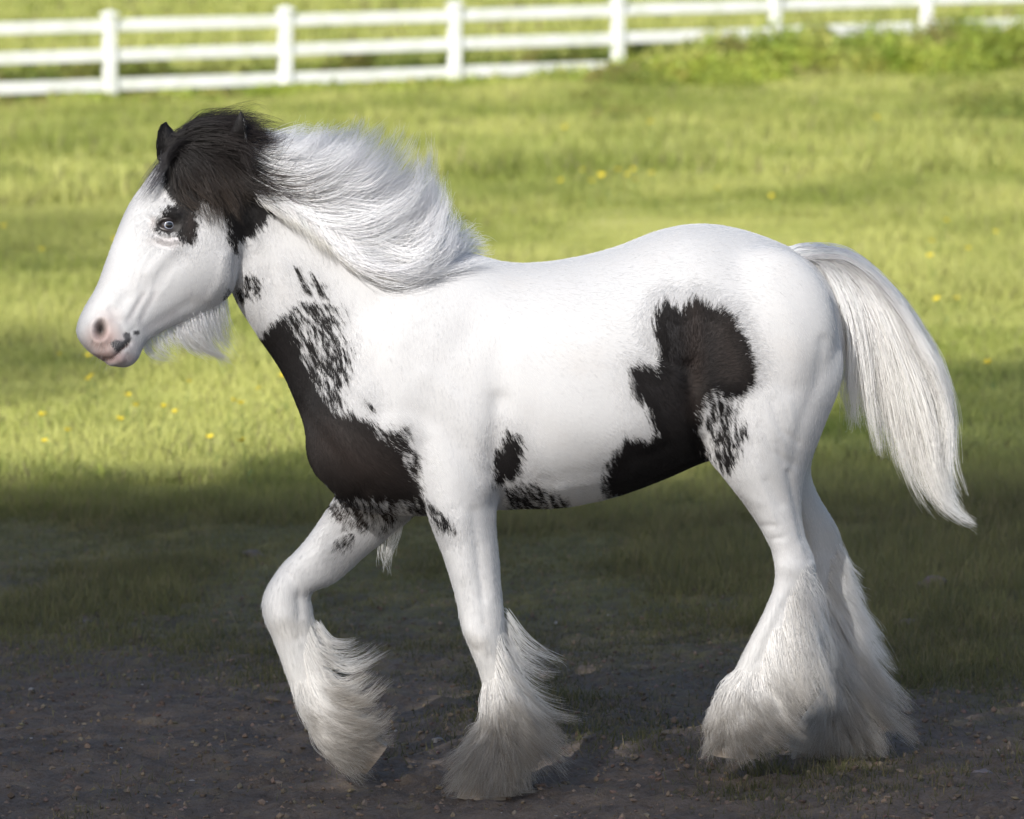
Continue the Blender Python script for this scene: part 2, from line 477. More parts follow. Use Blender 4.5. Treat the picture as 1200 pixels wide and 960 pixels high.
# ------------------------------------------------------------------ buttercups
def build_buttercups():
    ty = NT('buttercup_petal'); my = ty.finish(ty.principled((0.80, 0.62, 0.02), 0.35).outputs[0])
    tg = NT('buttercup_stem'); mg = tg.finish(tg.principled((0.12, 0.18, 0.04), 0.6).outputs[0])
    bm = bmesh.new()
    H = 0.13; R = 0.014
    r = 0.0012
    prev = None
    for k in range(5):
        z = H * k / 4; xo = 0.010 * math.sin(k * 0.6)
        ring = [bm.verts.new((xo + r * math.cos(a), r * math.sin(a), z)) for a in (0, 2.1, 4.2)]
        if prev:
            for i in range(3): bm.faces.new((prev[i], prev[(i + 1) % 3], ring[(i + 1) % 3], ring[i]))
        prev = ring
    cx = 0.010 * math.sin(2.4)
    for s in range(3):      # two narrow leaves low on the stem
        a = s * 2.2
        v = [bm.verts.new((0, 0, 0.02 + 0.02 * s)), bm.verts.new((0.02 * math.cos(a) - 0.004 * math.sin(a), 0.02 * math.sin(a) + 0.004 * math.cos(a), 0.035 + 0.02 * s)),
             bm.verts.new((0.035 * math.cos(a), 0.035 * math.sin(a), 0.03 + 0.02 * s)), bm.verts.new((0.02 * math.cos(a) + 0.004 * math.sin(a), 0.02 * math.sin(a) - 0.004 * math.cos(a), 0.033 + 0.02 * s))]
        bm.faces.new(v)
    nf = len(bm.faces)
    for p in range(5):
        a = p * 2 * math.pi / 5
        def q(rr, da, z): return bm.verts.new((cx + rr * math.cos(a + da), rr * math.sin(a + da), H + z))
        c0 = q(0.001, 0, 0.0); l = q(R * 0.75, -0.5, 0.007); l2 = q(R, -0.25, 0.010); r2 = q(R, 0.25, 0.010); r1 = q(R * 0.75, 0.5, 0.007)
        bm.faces.new((c0, l, l2, r2, r1))
    bmesh.ops.create_icosphere(bm, subdivisions=1, radius=0.004, matrix=__import__('mathutils').Matrix.Translation((cx, 0, H + 0.004)))
    me = bpy.data.meshes.new('buttercup')
    bm.to_mesh(me); bm.free()
    me.materials.append(mg); me.materials.append(my)
    for i, f in enumerate(me.polygons): f.material_index = 0 if i < nf else 1
    spots = [(64, 447), (103, 456), (143, 454), (213, 482), (270, 450), (325, 487), (339, 485), (150, 502), (212, 519), (262, 513), (286, 520), (55, 537), (61, 553), (71, 549), (128, 534), (175, 517), (293, 572), (183, 523),
             (254, 549), (96, 484), (118, 485), (140, 322), (182, 318), (158, 276), (40, 322), (12, 300), (660, 245), (690, 250), (708, 232), (716, 240), (724, 236), (746, 233), (752, 240), (767, 243), (735, 230), (765, 183), (680, 228), (841, 251), (914, 257), (1018, 177), (1077, 314), (1098, 340), (1134, 336), (1112, 388), (1126, 380), (673, 184), (1170, 468), (1150, 300), (1100, 300)]
    for k, (px, py) in enumerate(spots):
        p = ground_hit(px, py + 3)
        o = link('buttercup', me, loc=(p[0], p[1], p[2] - 0.01))
        o.rotation_euler = (random.uniform(-0.3, 0.5), random.uniform(-0.3, 0.3), random.uniform(0, 6))
        s = random.uniform(1.1, 1.6) * (1 + max(0, p[1] - 12) * 0.025)
        o.scale = (s, s, s)
        tag(o, 'yellow buttercup on a thin stem in the meadow grass', 'flower', 'buttercups scattered through the meadow')

build_buttercups()

# ------------------------------------------------------------------ fence
def box_mesh(name, sx, sy, sz, bev, mat, cuts=0):
    bm = bmesh.new()
    bmesh.ops.create_cube(bm, size=1)
    for v in bm.verts: v.co = Vector((v.co.x * sx, v.co.y * sy, v.co.z * sz))
    bmesh.ops.bevel(bm, geom=bm.edges[:], offset=bev, segments=2, affect='EDGES')
    me = bpy.data.meshes.new(name); bm.to_mesh(me); bm.free(); me.materials.append(mat)
    return me

def build_fence():
    t = NT('white_fence_paint')
    pos = t.n('ShaderNodeNewGeometry').outputs['Position']
    n = t.noise(pos, 3.0, 5, 0.6)
    col = t.mix(t.maprange(n, 0.35, 0.8), (0.86, 0.86, 0.85), (0.68, 0.70, 0.62))
    m = t.finish(t.principled(col, 0.45, t.bump(t.noise(pos, 40, 3), 0.15, 0.003)).outputs[0])
    A = np.array([-5.72, 81 + CAM_Y]); B = np.array([6.47, 89 + CAM_Y])
    step = (B - A) / 5
    L = float(np.linalg.norm(step)); ang = math.atan2(step[1], step[0])
    def base(k): return 2.10 - (81 + 8 * k / 5) * ((107 + 60) - 37 * k / 5) / FPX
    root = link('fence', None, loc=(float(A[0] - 2 * step[0]), float(A[1] - 2 * step[1]), base(-2)))
    root.rotation_euler = (0, 0, ang)
    tag(root, 'white three rail paddock fence with square capped posts across the back of the meadow', 'fence')
    pm = box_mesh('post', 0.155, 0.15, 1.32, 0.006, m)
    cm = bpy.data.meshes.new('post_cap')
    bm = bmesh.new()
    w = 0.10
    lo = [bm.verts.new((a * w, b * w, z)) for z in (0, 0.035) for a, b in ((-1, -1), (1, -1), (1, 1), (-1, 1))]
    ap = bm.verts.new((0, 0, 0.085))
    bm.faces.new(lo[3::-1])
    for i in range(4):
        bm.faces.new((lo[i], lo[(i + 1) % 4], lo[4 + (i + 1) % 4], lo[4 + i])); bm.faces.new((lo[4 + i], lo[4 + (i + 1) % 4], ap))
    bm.to_mesh(cm); bm.free(); cm.materials.append(m)
    slope = (base(1) - base(0)) / L
    rm = box_mesh('rail', L * 1.0 - 0.155, 0.05, 0.175, 0.008, m)
    z0 = base(-2)
    for k in range(-2, 8):
        x = (k + 2) * L; z = base(k) - z0
        post = link('post', pm, root, (x, 0, z + 0.42))
        cap = link('post_cap', cm, post, (0, 0, 0.657))
        if k < 7:
            for h in (0.10, 0.52, 0.94):
                r = link('rail', rm, root, (x + L / 2, 0.0, (base(k) + base(k + 1)) / 2 - z0 + h))
                r.rotation_euler = (random.uniform(-0.01, 0.01), -math.atan(slope) + random.uniform(-0.003, 0.003), 0)

build_fence()

# ------------------------------------------------------------------ leafy growth (cards with real leaf outline)
def leaves(name, cen, size, cols, mat, parent=None, up_bias=0.3):
    n = len(cen)
    nrm = RNG.normal(0, 1, (n, 3)); nrm[:, 2] = np.abs(nrm[:, 2]) + up_bias
    nrm /= np.linalg.norm(nrm, axis=1)[:, None]
    a = np.cross(nrm, RNG.normal(0, 1, (n, 3))); a /= np.linalg.norm(a, axis=1)[:, None]
    b = np.cross(nrm, a)
    s = size[:, None]
    V = np.stack([cen - a * s, cen - a * s * 0.2 + b * s * 0.42 + nrm * s * 0.1, cen + a * s, cen - a * s * 0.2 - b * s * 0.42 + nrm * s * 0.1, ], 1)
    F = (np.arange(n) * 4)[:, None] + np.array([[0, 1, 2, 3]])
    col = np.repeat(np.concatenate([cols, np.ones((n, 1))], 1), 4, 0)
    me = np_mesh(name, V.reshape(-1, 3), F, mat, False, {'tint': ('FLOAT_COLOR', col)})
    return link(name, me, parent)

LEAF_MAT = leaf_material('weed_leaf', trans=0.35)

def weed_mass(name, label, clumps, n_each, lsize, colr):
    cen, sz, cl = [], [], []
    for (x, y, r, h) in clumps:
        n = int(n_each * r * h * 4)
        a = RNG.uniform(0, 6.28, n); rr = r * np.sqrt(RNG.random(n)); zz = RNG.random(n) ** 0.8
        # stalk-like ragged outline
        prof = np.sqrt(np.clip(1 - (rr / r) ** 2, 0.05, 1)) * (0.6 + 0.6 * vnoise(a * 2 + x, rr * 5 + y, 8))
        px_ = x + rr * np.cos(a); py_ = y + rr * np.sin(a)
        cen.append(np.stack([px_, py_, ground_z(px_, py_) + zz * h * prof], 1))
        sz.append(RNG.uniform(0.5, 1.3, n) * lsize)
        base = np.array(colr[RNG.integers(len(colr))])
        c = base * (0.6 + 0.7 * RNG.random((n, 1))) * (1 + RNG.normal(0, 0.06, (n, 3)))
        cl.append(np.clip(c, 0, 1))
    o = leaves(name, np.concatenate(cen), np.concatenate(sz), np.concatenate(cl), LEAF_MAT)
    tag(o, label, 'weeds', kind='stuff')

def build_weeds():
    green = [(0.34, 0.42, 0.07), (0.44, 0.50, 0.09), (0.27, 0.33, 0.06), (0.50, 0.52, 0.14), (0.30, 0.28, 0.09)]
    dark = [(0.16, 0.20, 0.04), (0.20, 0.25, 0.05), (0.24, 0.22, 0.06), (0.27, 0.32, 0.06), (0.24, 0.25, 0.06)]
    def fy(x): return 81 + CAM_Y + (x + 5.72) / 12.19 * 8
    cl = []
    for _ in range(270):
        x = RNG.uniform(-7.5, 9); k = np.clip((x - 0.3) / 3, 0, 1)
        cl.append((x, fy(x) - RNG.uniform(0.2, 1.6 + 4.5 * k), RNG.uniform(0.25, 0.7), RNG.uniform(0.07, 0.20) + k * RNG.uniform(0.10, 0.78)))
    weed_mass('fence_weeds', 'ragged sunlit weeds growing up along the foot of the white fence', cl, 640, 0.052, green)
    cl = []
    for _ in range(150):
        x = RNG.uniform(-9, 11)
        cl.append((x, fy(x) + RNG.uniform(0.6, 3.5), RNG.uniform(0.35, 0.8), RNG.uniform(0.25, 0.75)))
    weed_mass('hedge_growth', 'darker overgrown brush seen between the rails behind the white fence', cl, 360, 0.064, dark)
    cl = []
    for (px, py, r, h) in [(243, 148, 0.3, 0.25), (718, 150, 0.25, 0.22), (722, 140, 0.4, 0.2), (745, 108, 0.6, 0.45), (1178, 145, 0.6, 0.45), (1140, 128, 0.5, 0.3), (1120, 108, 0.6, 0.5), (850, 105, 0.5, 0.35), (10, 215, 0.3, 0.25), (70, 560, 0.16, 0.07), (105, 566, 0.14, 0.06), (700, 120, 0.4, 0.2), (1180, 180, 0.5, 0.2)]:
        p = ground_hit(px, py); cl.append((p[0], p[1], r, h))
    weed_mass('meadow_weeds', 'scattered darker tufts of weeds standing in the sunlit meadow', cl, 700, 0.035, dark)

build_weeds()

# ------------------------------------------------------------------ THE HORSE
HORSE = link('horse', None, loc=(0.0, 0.0, 0.0))
tag(HORSE, 'black and white feathered cob horse trotting to the left over bare shaded soil', 'horse')

def yoff(px):      # the horse's rump stands a little farther from the camera than its chest
    return 0.12 * (np.asarray(px, float) - 565) / 400

def HP(px, py, Y):
    return P(px, py, np.asarray(Y, float) + yoff(px))

def catmull(A, n):
    A = np.asarray(A, float)
    m = len(A)
    t = np.linspace(0, m - 1, n)
    i = np.clip(t.astype(int), 0, m - 2); f = (t - i)
    p1 = A[i]; p2 = A[i + 1]
    p0 = np.where((i > 0)[:, None] if A.ndim == 2 else (i > 0), A[np.maximum(i - 1, 0)], 2 * p1 - p2)
    p3 = np.where((i < m - 2)[:, None] if A.ndim == 2 else (i < m - 2), A[np.minimum(i + 2, m - 1)], 2 * p2 - p1)
    f = f[:, None] if A.ndim == 2 else f
    return 0.5 * (2 * p1 + (p2 - p0) * f + (2 * p0 - 5 * p1 + 4 * p2 - p3) * f ** 2 + (3 * p1 - p0 - 3 * p2 + p3) * f ** 3)

LV, LF = [], []
def add_part(V, F):
    off = sum(len(v) for v in LV)
    LV.append(V); LF.append([[i + off for i in f] for f in F])

def loft(secs, Yc, yaw=0.0, n=2.2, sub=7, ring=36, egg=0.0):
    """secs: (ax, ay, bx, by, half width[, Y shift]) with A the front/top point and B the back/bottom point"""
    D = []
    for s in secs:
        y = (Yc if len(s) < 6 else Yc + s[5])
        a = HP(s[0], s[1], y); b = HP(s[2], s[3], y)
        D.append(np.concatenate([a, b, [s[4]]]))
    D = catmull(np.array(D), (len(D) - 1) * sub + 1)
    V = []
    th = np.arange(ring) * 2 * math.pi / ring
    ct, st = np.cos(th), np.sin(th)
    cx = np.sign(ct) * np.abs(ct) ** (2 / n); sx = np.sign(st) * np.abs(st) ** (2 / n)
    side = np.array([math.sin(yaw), -math.cos(yaw), 0])
    for d in D:
        a, b, w = d[:3], d[3:6], max(d[6], 0.004)
        c = (a + b) / 2; h = (a - b) / 2
        wid = w * (1 - egg * cx)
        V.append(c + cx[:, None] * h + (sx * wid)[:, None] * side)
    V = np.concatenate(V)
    k = len(D)
    F = []
    for i in range(k - 1):
        for j in range(ring):
            a = i * ring + j; b = i * ring + (j + 1) % ring
            F.append([a, b, b + ring, a + ring])
    c0 = len(V); V = np.concatenate([V, [V[:ring].mean(0)], [V[-ring:].mean(0)]])
    for j in range(ring):
        F.append([c0, (j + 1) % ring, j]); F.append([c0 + 1, (k - 1) * ring + j, (k - 1) * ring + (j + 1) % ring])
    add_part(V, F)

def ellipsoid(px, py, Y, rx, ry, rz, rot=0.0):
    bm = bmesh.new(); bmesh.ops.create_uvsphere(bm, u_segments=24, v_segments=14, radius=1)
    V = np.array([v.co[:] for v in bm.verts]) * [rx, ry, rz]; F = [[v.index for v in f.verts] for f in bm.faces]; bm.free()
    c, s = math.cos(rot), math.sin(rot)
    V = np.stack([V[:, 0] * c + V[:, 2] * s, V[:, 1], -V[:, 0] * s + V[:, 2] * c], 1) + HP(px, py, Y)
    add_part(V, F)

def build_horse_cage():
    # trunk
    loft([(354, 478, 362, 530, .05), (368, 430, 384, 570, .13), (415, 345, 424, 598, .19), (478, 292, 484, 604, .215), (540, 294, 545, 602, .225), (600, 308, 600, 596, .255),
          (660, 304, 660, 594, .285), (720, 290, 722, 581, .295), (772, 270, 780, 560, .285), (820, 262, 828, 540, .275), (870, 269, 876, 535, .27), (920, 287, 916, 535, .25),
          (952, 306, 946, 515, .205), (976, 340, 968, 480, .14), (989, 385, 984, 440, .06)], 0.0, n=2.25)
    # neck
    loft([(560, 302, 430, 590, .20), (500, 275, 372, 530, .165), (440, 236, 334, 445, .125), (385, 203, 302, 395, .105), (340, 176, 281, 362, .09), (300, 158, 262, 325, .082), (262, 150, 235, 290, .075)], 0.0, yaw=0.12, n=2.1)
    # head
    loft([(248, 152, 282, 250, .06, 0.0), (212, 166, 284, 285, .085, -.01), (192, 186, 277, 318, .098, -.02), (172, 212, 268, 346, .10, -.03), (152, 240, 240, 366, .088, -.045), (139, 268, 218, 376, .074, -.06),
          (126, 302, 196, 386, .062, -.08), (113, 336, 174, 399, .055, -.1), (99, 360, 166, 410, .055, -.11), (90, 381, 162, 421, .052, -.12), (91, 396, 152, 430, .046, -.125), (103, 411, 141, 431, .032, -.13), (114, 420, 131, 429, .015, -.13)],
         -0.02, yaw=0.38, n=2.15)
    # ears: far ear pricked left, near ear behind the forelock
    loft([(184, 188, 214, 192, .022), (183, 175, 214, 176, .022), (184, 163, 211, 164, .019), (185, 154, 206, 156, .014), (188, 147, 200, 149, .009), (192, 142, 196, 142, .003)], 0.05, yaw=0.4, sub=5, ring=20)
    loft([(256, 190, 286, 196, .026, .07), (262, 172, 289, 175, .025, .05), (268, 157, 289, 158, .018, .012), (275, 144, 288, 145, .011, 0), (281, 128, 284, 128, .003, -.005)], -0.155, yaw=0.4, sub=5, ring=20)
    # near fore
    loft([(470, 430, 600, 430, .06), (478, 490, 600, 480, .075), (488, 545, 592, 545, .078), (500, 603, 582, 600, .068), (519, 652, 585, 648, .058), (533, 698, 588, 694, .050), (539, 728, 591, 724, .049), (547, 752, 592, 750, .050),
          (557, 776, 592, 774, .043), (564, 798, 595, 797, .036), (567, 826, 599, 828, .034), (566, 848, 606, 852, .041), (562, 868, 608, 872, .043), (555, 888, 603, 890, .043), (550, 904, 602, 906, .048), (549, 914, 602, 915, .050)], -0.155, n=2.1)
    # far fore, raised
    loft([(420, 500, 540, 540, .06), (404, 545, 510, 580, .07), (391, 582, 478, 612, .066), (356, 634, 428, 652, .058), (328, 664, 394, 682, .052), (309, 696, 366, 694, .050), (308, 722, 366, 712, .050),
          (318, 746, 370, 738, .044), (328, 772, 374, 764, .037), (337, 798, 380, 788, .034), (346, 822, 392, 806, .040), (358, 845, 406, 820, .044), (375, 868, 420, 838, .043), (394, 886, 434, 858, .046), (404, 893, 440, 866, .044)], 0.115, n=2.1)
    # near hind
    loft([(800, 330, 975, 350, .05, .03), (800, 420, 990, 430, .10), (818, 490, 970, 492, .11), (838, 545, 945, 552, .088), (863, 580, 940, 586, .068), (880, 604, 941, 610, .058), (894, 626, 946, 634, .051),
          (905, 650, 955, 656, .047), (908, 680, 955, 688, .044), (897, 712, 940, 725, .040), (877, 752, 916, 768, .036), (860, 786, 899, 802, .036), (848, 812, 893, 830, .043), (842, 836, 886, 850, .043), (842, 856, 888, 862, .046), (843, 868, 890, 868, .048)], -0.15, n=2.1)
    # far hind
    loft([(820, 340, 970, 350, .05, -.03), (830, 430, 975, 440, .09), (855, 500, 966, 500, .095), (880, 545, 950, 548, .075), (902, 585, 961, 582, .060), (922, 612, 976, 606, .053), (935, 636, 987, 630, .049), (943, 662, 988, 656, .046),
          (950, 690, 987, 688, .041), (956, 730, 991, 730, .037), (960, 780, 997, 782, .036), (961, 812, 1006, 820, .043), (952, 840, 1002, 848, .043), (941, 862, 992, 868, .047), (937, 874, 990, 876, .049)], 0.15, n=2.1)
    # muscle masses
    ellipsoid(545, 470, -0.17, .16, .075, .20, 0.3)      # shoulder
    ellipsoid(404, 520, -0.06, .092, .085, .115)             # breast
    ellipsoid(400, 520, 0.06, .092, .085, .115)
    ellipsoid(545, 560, -0.17, .09, .06, .09)             # elbow
    ellipsoid(890, 400, -0.16, .19, .11, .24, 0.2)        # haunch
    ellipsoid(890, 400, 0.16, .19, .11, .24, 0.2)
    ellipsoid(860, 520, -0.16, .075, .075, .08)           # stifle
    ellipsoid(238, 305, -0.075, .062, .035, .078, -0.5)    # cheek plate
    ellipsoid(205, 262, -0.09, .045, .035, .04)           # brow

build_horse_cage()

def make_body():
    V = np.concatenate(LV); F = [f for g in LF for f in g]
    me = bpy.data.meshes.new('cage'); me.from_pydata(V.tolist(), [], F)
    o = bpy.data.objects.new('cage', me); C.objects.link(o)
    md = o.modifiers.new('r', 'REMESH'); md.mode = 'VOXEL'; md.voxel_size = 0.0051; md.adaptivity = 0
    dg = bpy.context.evaluated_depsgraph_get()
    ev = o.evaluated_get(dg); em = ev.to_mesh()
    n = len(em.vertices)
    co = np.empty(n * 3, np.float32); em.vertices.foreach_get('co', co); co = co.reshape(-1, 3).astype(float)
    nl = len(em.loops); li = np.empty(nl, np.int32); em.loops.foreach_get('vertex_index', li)
    lt = np.empty(len(em.polygons), np.int32); em.polygons.foreach_get('loop_total', lt)
    assert (lt == 4).all()
    F = li.reshape(-1, 4)
    ed = np.empty(len(em.edges) * 2, np.int32); em.edges.foreach_get('vertices', ed); ed = ed.reshape(-1, 2)
    ev.to_mesh_clear()
    bpy.data.objects.remove(o); bpy.data.meshes.remove(me)
    # smoothing
    deg = np.bincount(ed.ravel(), minlength=n).astype(float)
    def lap(v):
        out = np.empty_like(v)
        for k in range(v.shape[1]):
            s = np.bincount(ed[:, 0], v[ed[:, 1], k], n) + np.bincount(ed[:, 1], v[ed[:, 0], k], n)
            out[:, k] = s / deg
        return out
    pp = proj(co)
    head = np.clip((320 - pp[:, 0]) / 40, 0, 1) * np.clip((450 - pp[:, 1]) / 20, 0, 1)
    legs = np.clip((pp[:, 1] - 600) / 60, 0, 1)
    ear = (pp[:, 1] < 172) & (pp[:, 0] < 300)
    w = 1 - 0.75 * np.maximum(head, legs)
    w[ear] = 0.06
    for it in range(70):
        L = lap(co)
        k = 0.6 * w if it < 45 else 0.6 * w * 0.5
        co += (L - co) * k[:, None]
    return co, F, ed, lap

def normals_of(co, F):
    fn = np.cross(co[F[:, 2]] - co[F[:, 0]], co[F[:, 3]] - co[F[:, 1]])
    nn = np.zeros_like(co)
    for k in range(3):
        for c in range(4):
            nn[:, k] += np.bincount(F[:, c], fn[:, k], len(co))
    nn /= np.maximum(np.linalg.norm(nn, axis=1), 1e-12)[:, None]
    return nn

co, BF, ED, LAP = make_body()
nrm = normals_of(co, BF)
print('body verts', len(co), 'faces', len(BF))

def sculpt():
    global co, nrm
    pp = proj(co)
    nearside = np.clip(-nrm[:, 1] * 2.2, 0, 1)
    d = np.zeros(len(co))
    def stroke(line, r, amp):
        nonlocal d
        dist = line_dist(line, pp)
        d = d + amp * np.exp(-(dist / r) ** 2) * nearside
    S = stroke
    S([(470, 300), (452, 360), (440, 430), (448, 480)], 14, -.006)         # shoulder front groove
    S([(560, 330), (520, 400), (478, 480), (470, 520)], 22, .004)
    S([(560, 320), (545, 400), (540, 470)], 20, -.003)
    S([(585, 470), (580, 530), (582, 590)], 12, -.009); S([(588, 420), (585, 470)], 18, -.003)         # behind the triceps
    S([(604, 420), (604, 520)], 16, .003)
    S([(345, 478), (372, 505), (400, 540), (425, 575)], 10, -.007)          # breast crease
    S([(385, 500), (420, 560)], 16, .005)
    S([(500, 520), (505, 580), (525, 640)], 8, -.003)
    S([(556, 600), (560, 660), (566, 700)], 7, -.004)                      # forearm muscle line
    S([(540, 610), (545, 670)], 10, .003)
    S([(552, 738), (560, 748)], 12, .006); S([(570, 738)], 8, .002) if False else None
    S([(572, 770), (578, 830)], 5, -.003); S([(586, 780), (592, 835)], 5, .003)
    S([(835, 545), (822, 520), (812, 480), (808, 430)], 9, -.011)          # flank fold
    S([(836, 470), (846, 520)], 18, .004)
    S([(965, 400), (958, 450), (938, 500), (930, 545)], 8, -.004)
    S([(905, 470), (918, 505), (936, 520)], 4, -.0022); S([(890, 500), (905, 530), (930, 545)], 4, -.002)
    S([(925, 470), (930, 500)], 5, .002); S([(912, 520), (918, 545)], 4, -.002)
    S([(900, 565), (915, 590)], 7, -.003); S([(925, 555), (936, 605), (948, 655)], 5, -.006)
    S([(862, 575), (890, 590)], 6, .002); S([(885, 618), (905, 616)], 4, -.0025); S([(905, 632), (918, 630)], 3, -.0022)
    S([(920, 665), (935, 668)], 10, .005); S([(942, 640), (950, 660)], 6, .004)
    S([(925, 700), (905, 740), (890, 775)], 5, -.004); S([(912, 700), (890, 745)], 5, .002)
    S([(805, 285), (830, 300)], 26, .005); S([(862, 300), (900, 340)], 30, -.003)
    S([(700, 330), (760, 330)], 30, -.004)
    S([(480, 480), (520, 500), (560, 560)], 12, -.003); S([(500, 440), (545, 480), (566, 540)], 12, .003)
    S([(620, 470), (700, 500), (790, 500)], 30, .004); S([(640, 560), (720, 548), (790, 520)], 7, -.0015); S([(652, 572), (730, 560)], 4, .0012)
    S([(455, 350), (470, 400)], 10, .002); S([(300, 300), (330, 360), (372, 430)], 7, -.0025); S([(320, 290), (352, 350), (395, 420)], 9, .002)
    S([(900, 330), (930, 380), (935, 440)], 14, .003); S([(868, 470), (880, 520)], 10, -.003); S([(885, 545), (896, 575), (908, 610)], 5, .0022)
    S([(560, 640), (565, 690), (568, 730)], 4, -.0025); S([(574, 640), (578, 700)], 4, .002); S([(543, 690), (548, 730)], 5, -.002)
    S([(536, 745), (560, 762)], 4, -.002); S([(350, 650), (372, 640), (410, 620)], 5, -.002); S([(335, 668), (350, 690), (352, 720)], 5, -.003)
    for x_ in range(9): S([(883 + x_ * 5, 478 + (x_ * 37) % 29), (889 + x_ * 5, 495 + (x_ * 37) % 29)], 2.4, -.0011)
    for x_ in range(5): S([(612 + x_ * 9, 560 + (x_ * 53) % 17), (624 + x_ * 9, 556 + (x_ * 53) % 17)], 2.5, -.0010)
    # veins and folds of the face
    S([(178, 292), (166, 312), (160, 336)], 2.2, .0012); S([(190, 308), (180, 322), (176, 340)], 2.2, .0011); S([(205, 318), (196, 336), (182, 350)], 2.4, .0010)
    S([(168, 346), (158, 362), (150, 376)], 3.5, -.0028); S([(182, 346), (172, 362), (166, 376)], 3.5, -.0022); S([(176, 342), (165, 360), (160, 372)], 2.5, .0015)
    S([(140, 376), (146, 392)], 3, -.002); S([(130, 362), (136, 374)], 4, -.003); S([(150, 392), (158, 384)], 2.2, -.002)
    S([(184, 274), (196, 280), (210, 277)], 1.8, -.0016); S([(182, 280), (196, 287), (208, 285)], 1.8, -.0013); S([(176, 256), (182, 249)], 2.5, -.002)
    S([(330, 690), (332, 720)], 12, .005) ; S([(352, 745), (350, 700)], 6, -.003)
    # head
    S([(206, 288), (190, 302), (174, 320)], 7, .0035)           # facial crest
    S([(212, 304), (194, 320), (178, 338)], 9, -.003)
    S([(222, 356), (205, 366), (185, 378), (174, 384)], 7, -.0035)
    S([(232, 268), (225, 285)], 8, -.003)
    S([(150, 300), (140, 330)], 10, -.003)
    S([(147, 348), (138, 362)], 6, -.003); S([(160, 350), (150, 368)], 4, .002)
    S([(262, 300), (258, 330), (245, 350)], 5, .003)
    S([(278, 300), (276, 330), (270, 350)], 6, -.006)
    S([(182, 278), (195, 284), (212, 281)], 3, .0025); S([(184, 285), (200, 290)], 2.5, -.002)
    S([(181, 253), (192, 249), (208, 251)], 5, .006)                        # brow
    # nostril: rim and hole
    th = np.linspace(0, 2 * math.pi, 17)
    ring = [(117.5 + 9.0 * math.cos(a) + 3 * math.sin(a) * 0.3, 387 + 13 * math.sin(a)) for a in th]
    S(ring[2:15], 4.5, .0055)
    e = np.sqrt(((pp[:, 0] - 117.5 + (pp[:, 1] - 386) * 0.12) / 7.0) ** 2 + ((pp[:, 1] - 386) / 11.0) ** 2)
    d -= .034 * np.clip(1.25 - e, 0, 1) ** 0.8 * nearside
    S([(104, 417), (118, 423), (132, 421), (142, 411), (152, 402)], 2.4, -.009)   # mouth
    S([(112, 413), (126, 413), (140, 404)], 4, .003); S([(124, 428), (142, 421)], 5, .006)
    co = co + nrm * d[:, None]
    # eye socket
    e = np.sqrt(((pp[:, 0] - 197) / 13) ** 2 + ((pp[:, 1] - 264) / 8.5) ** 2)
    co = co - nrm * (0.011 * np.clip(1.15 - e, 0, 1) * nearside)[:, None]
    L = LAP(co)
    co = co + (L - co) * 0.35
    nrm = normals_of(co, BF)

sculpt()
PP = proj(co)

# coat colours ------------------------------------------------------------
PATCHES = [
    # chest and lower neck
    ([(290, 400), (304, 392), (328, 372), (346, 357), (361, 355), (380, 358), (394, 360), (403, 395), (409, 421), (405, 442), (396, 462), (401, 478), (418, 486), (431, 491), (445, 504), (462, 504), (475, 500), (480, 520), (490, 535), (488, 557), (493, 571), (498, 585),
      (500, 602), (488, 600), (475, 596), (445, 598), (423, 594), (401, 590), (385, 577), (368, 566), (330, 550), (322, 500), (305, 440)], 5, 1),
    ([(386, 588), (440, 592), (476, 592), (470, 606), (446, 618), (420, 616), (398, 610)], 9, 1),
    ([(344, 313), (350, 318), (364, 343), (358, 344), (349, 330)], 3, 1), ([(363, 318), (378, 334), (381, 348), (372, 343), (364, 330)], 3, 1),
    ([(262, 346), (278, 338), (290, 324), (303, 326), (306, 338), (298, 350), (285, 354), (270, 354)], 6, 1),
    ([(427, 465), (432, 467), (437, 480), (431, 482)], 3, 1), ([(500, 588), (516, 600), (531, 621), (520, 621), (505, 606)], 5, 1),
    ([(394, 634), (412, 632), (410, 641), (396, 642)], 4, 1), ([(416, 505), (440, 500), (470, 520), (440, 520)], 3, 1),
    # behind the elbow, belly
    ([(578, 538), (592, 505), (607, 511), (612, 527), (610, 550), (601, 560), (580, 568)], 5, 2),
    ([(594, 570), (625, 564), (640, 577), (662, 588), (655, 600), (620, 606), (596, 602)], 5, 2),
    # flank
    ([(766, 377), (774, 358), (782, 352), (797, 366), (813, 352), (833, 359), (857, 371), (873, 398), (884, 426), (884, 450), (869, 464), (850, 466), (836, 462), (826, 470), (818, 486), (820, 505), (828, 522), (830, 548), (813, 556), (782, 570), (746, 586), (706, 585), (705, 560), (718, 529),
      (734, 515), (758, 514), (768, 508), (762, 497), (756, 477), (741, 462), (738, 430), (754, 424), (768, 434), (770, 406)], 5, 2),
    ([(836, 470), (858, 478), (862, 490), (874, 509), (868, 526), (851, 550), (838, 540), (833, 515), (828, 495)], 8, 2),
    # head
    ([(189, 182), (191, 200), (190, 218), (194, 226), (205, 238), (192, 243), (190, 250), (183, 262), (184, 269), (195, 274), (207, 272), (211, 280), (221, 286), (228, 282), (232, 262), (231, 247), (238, 236), (256, 243), (264, 262), (269, 284), (276, 294), (287, 280), (297, 276),
      (306, 264), (318, 252), (322, 246), (308, 232), (300, 205), (292, 160), (290, 100), (180, 100), (176, 196), (184, 200)], 3, 0),
    ([(160, 216), (172, 194), (184, 176), (190, 172), (189, 183), (176, 200), (167, 214)], 1.5, 0),
]
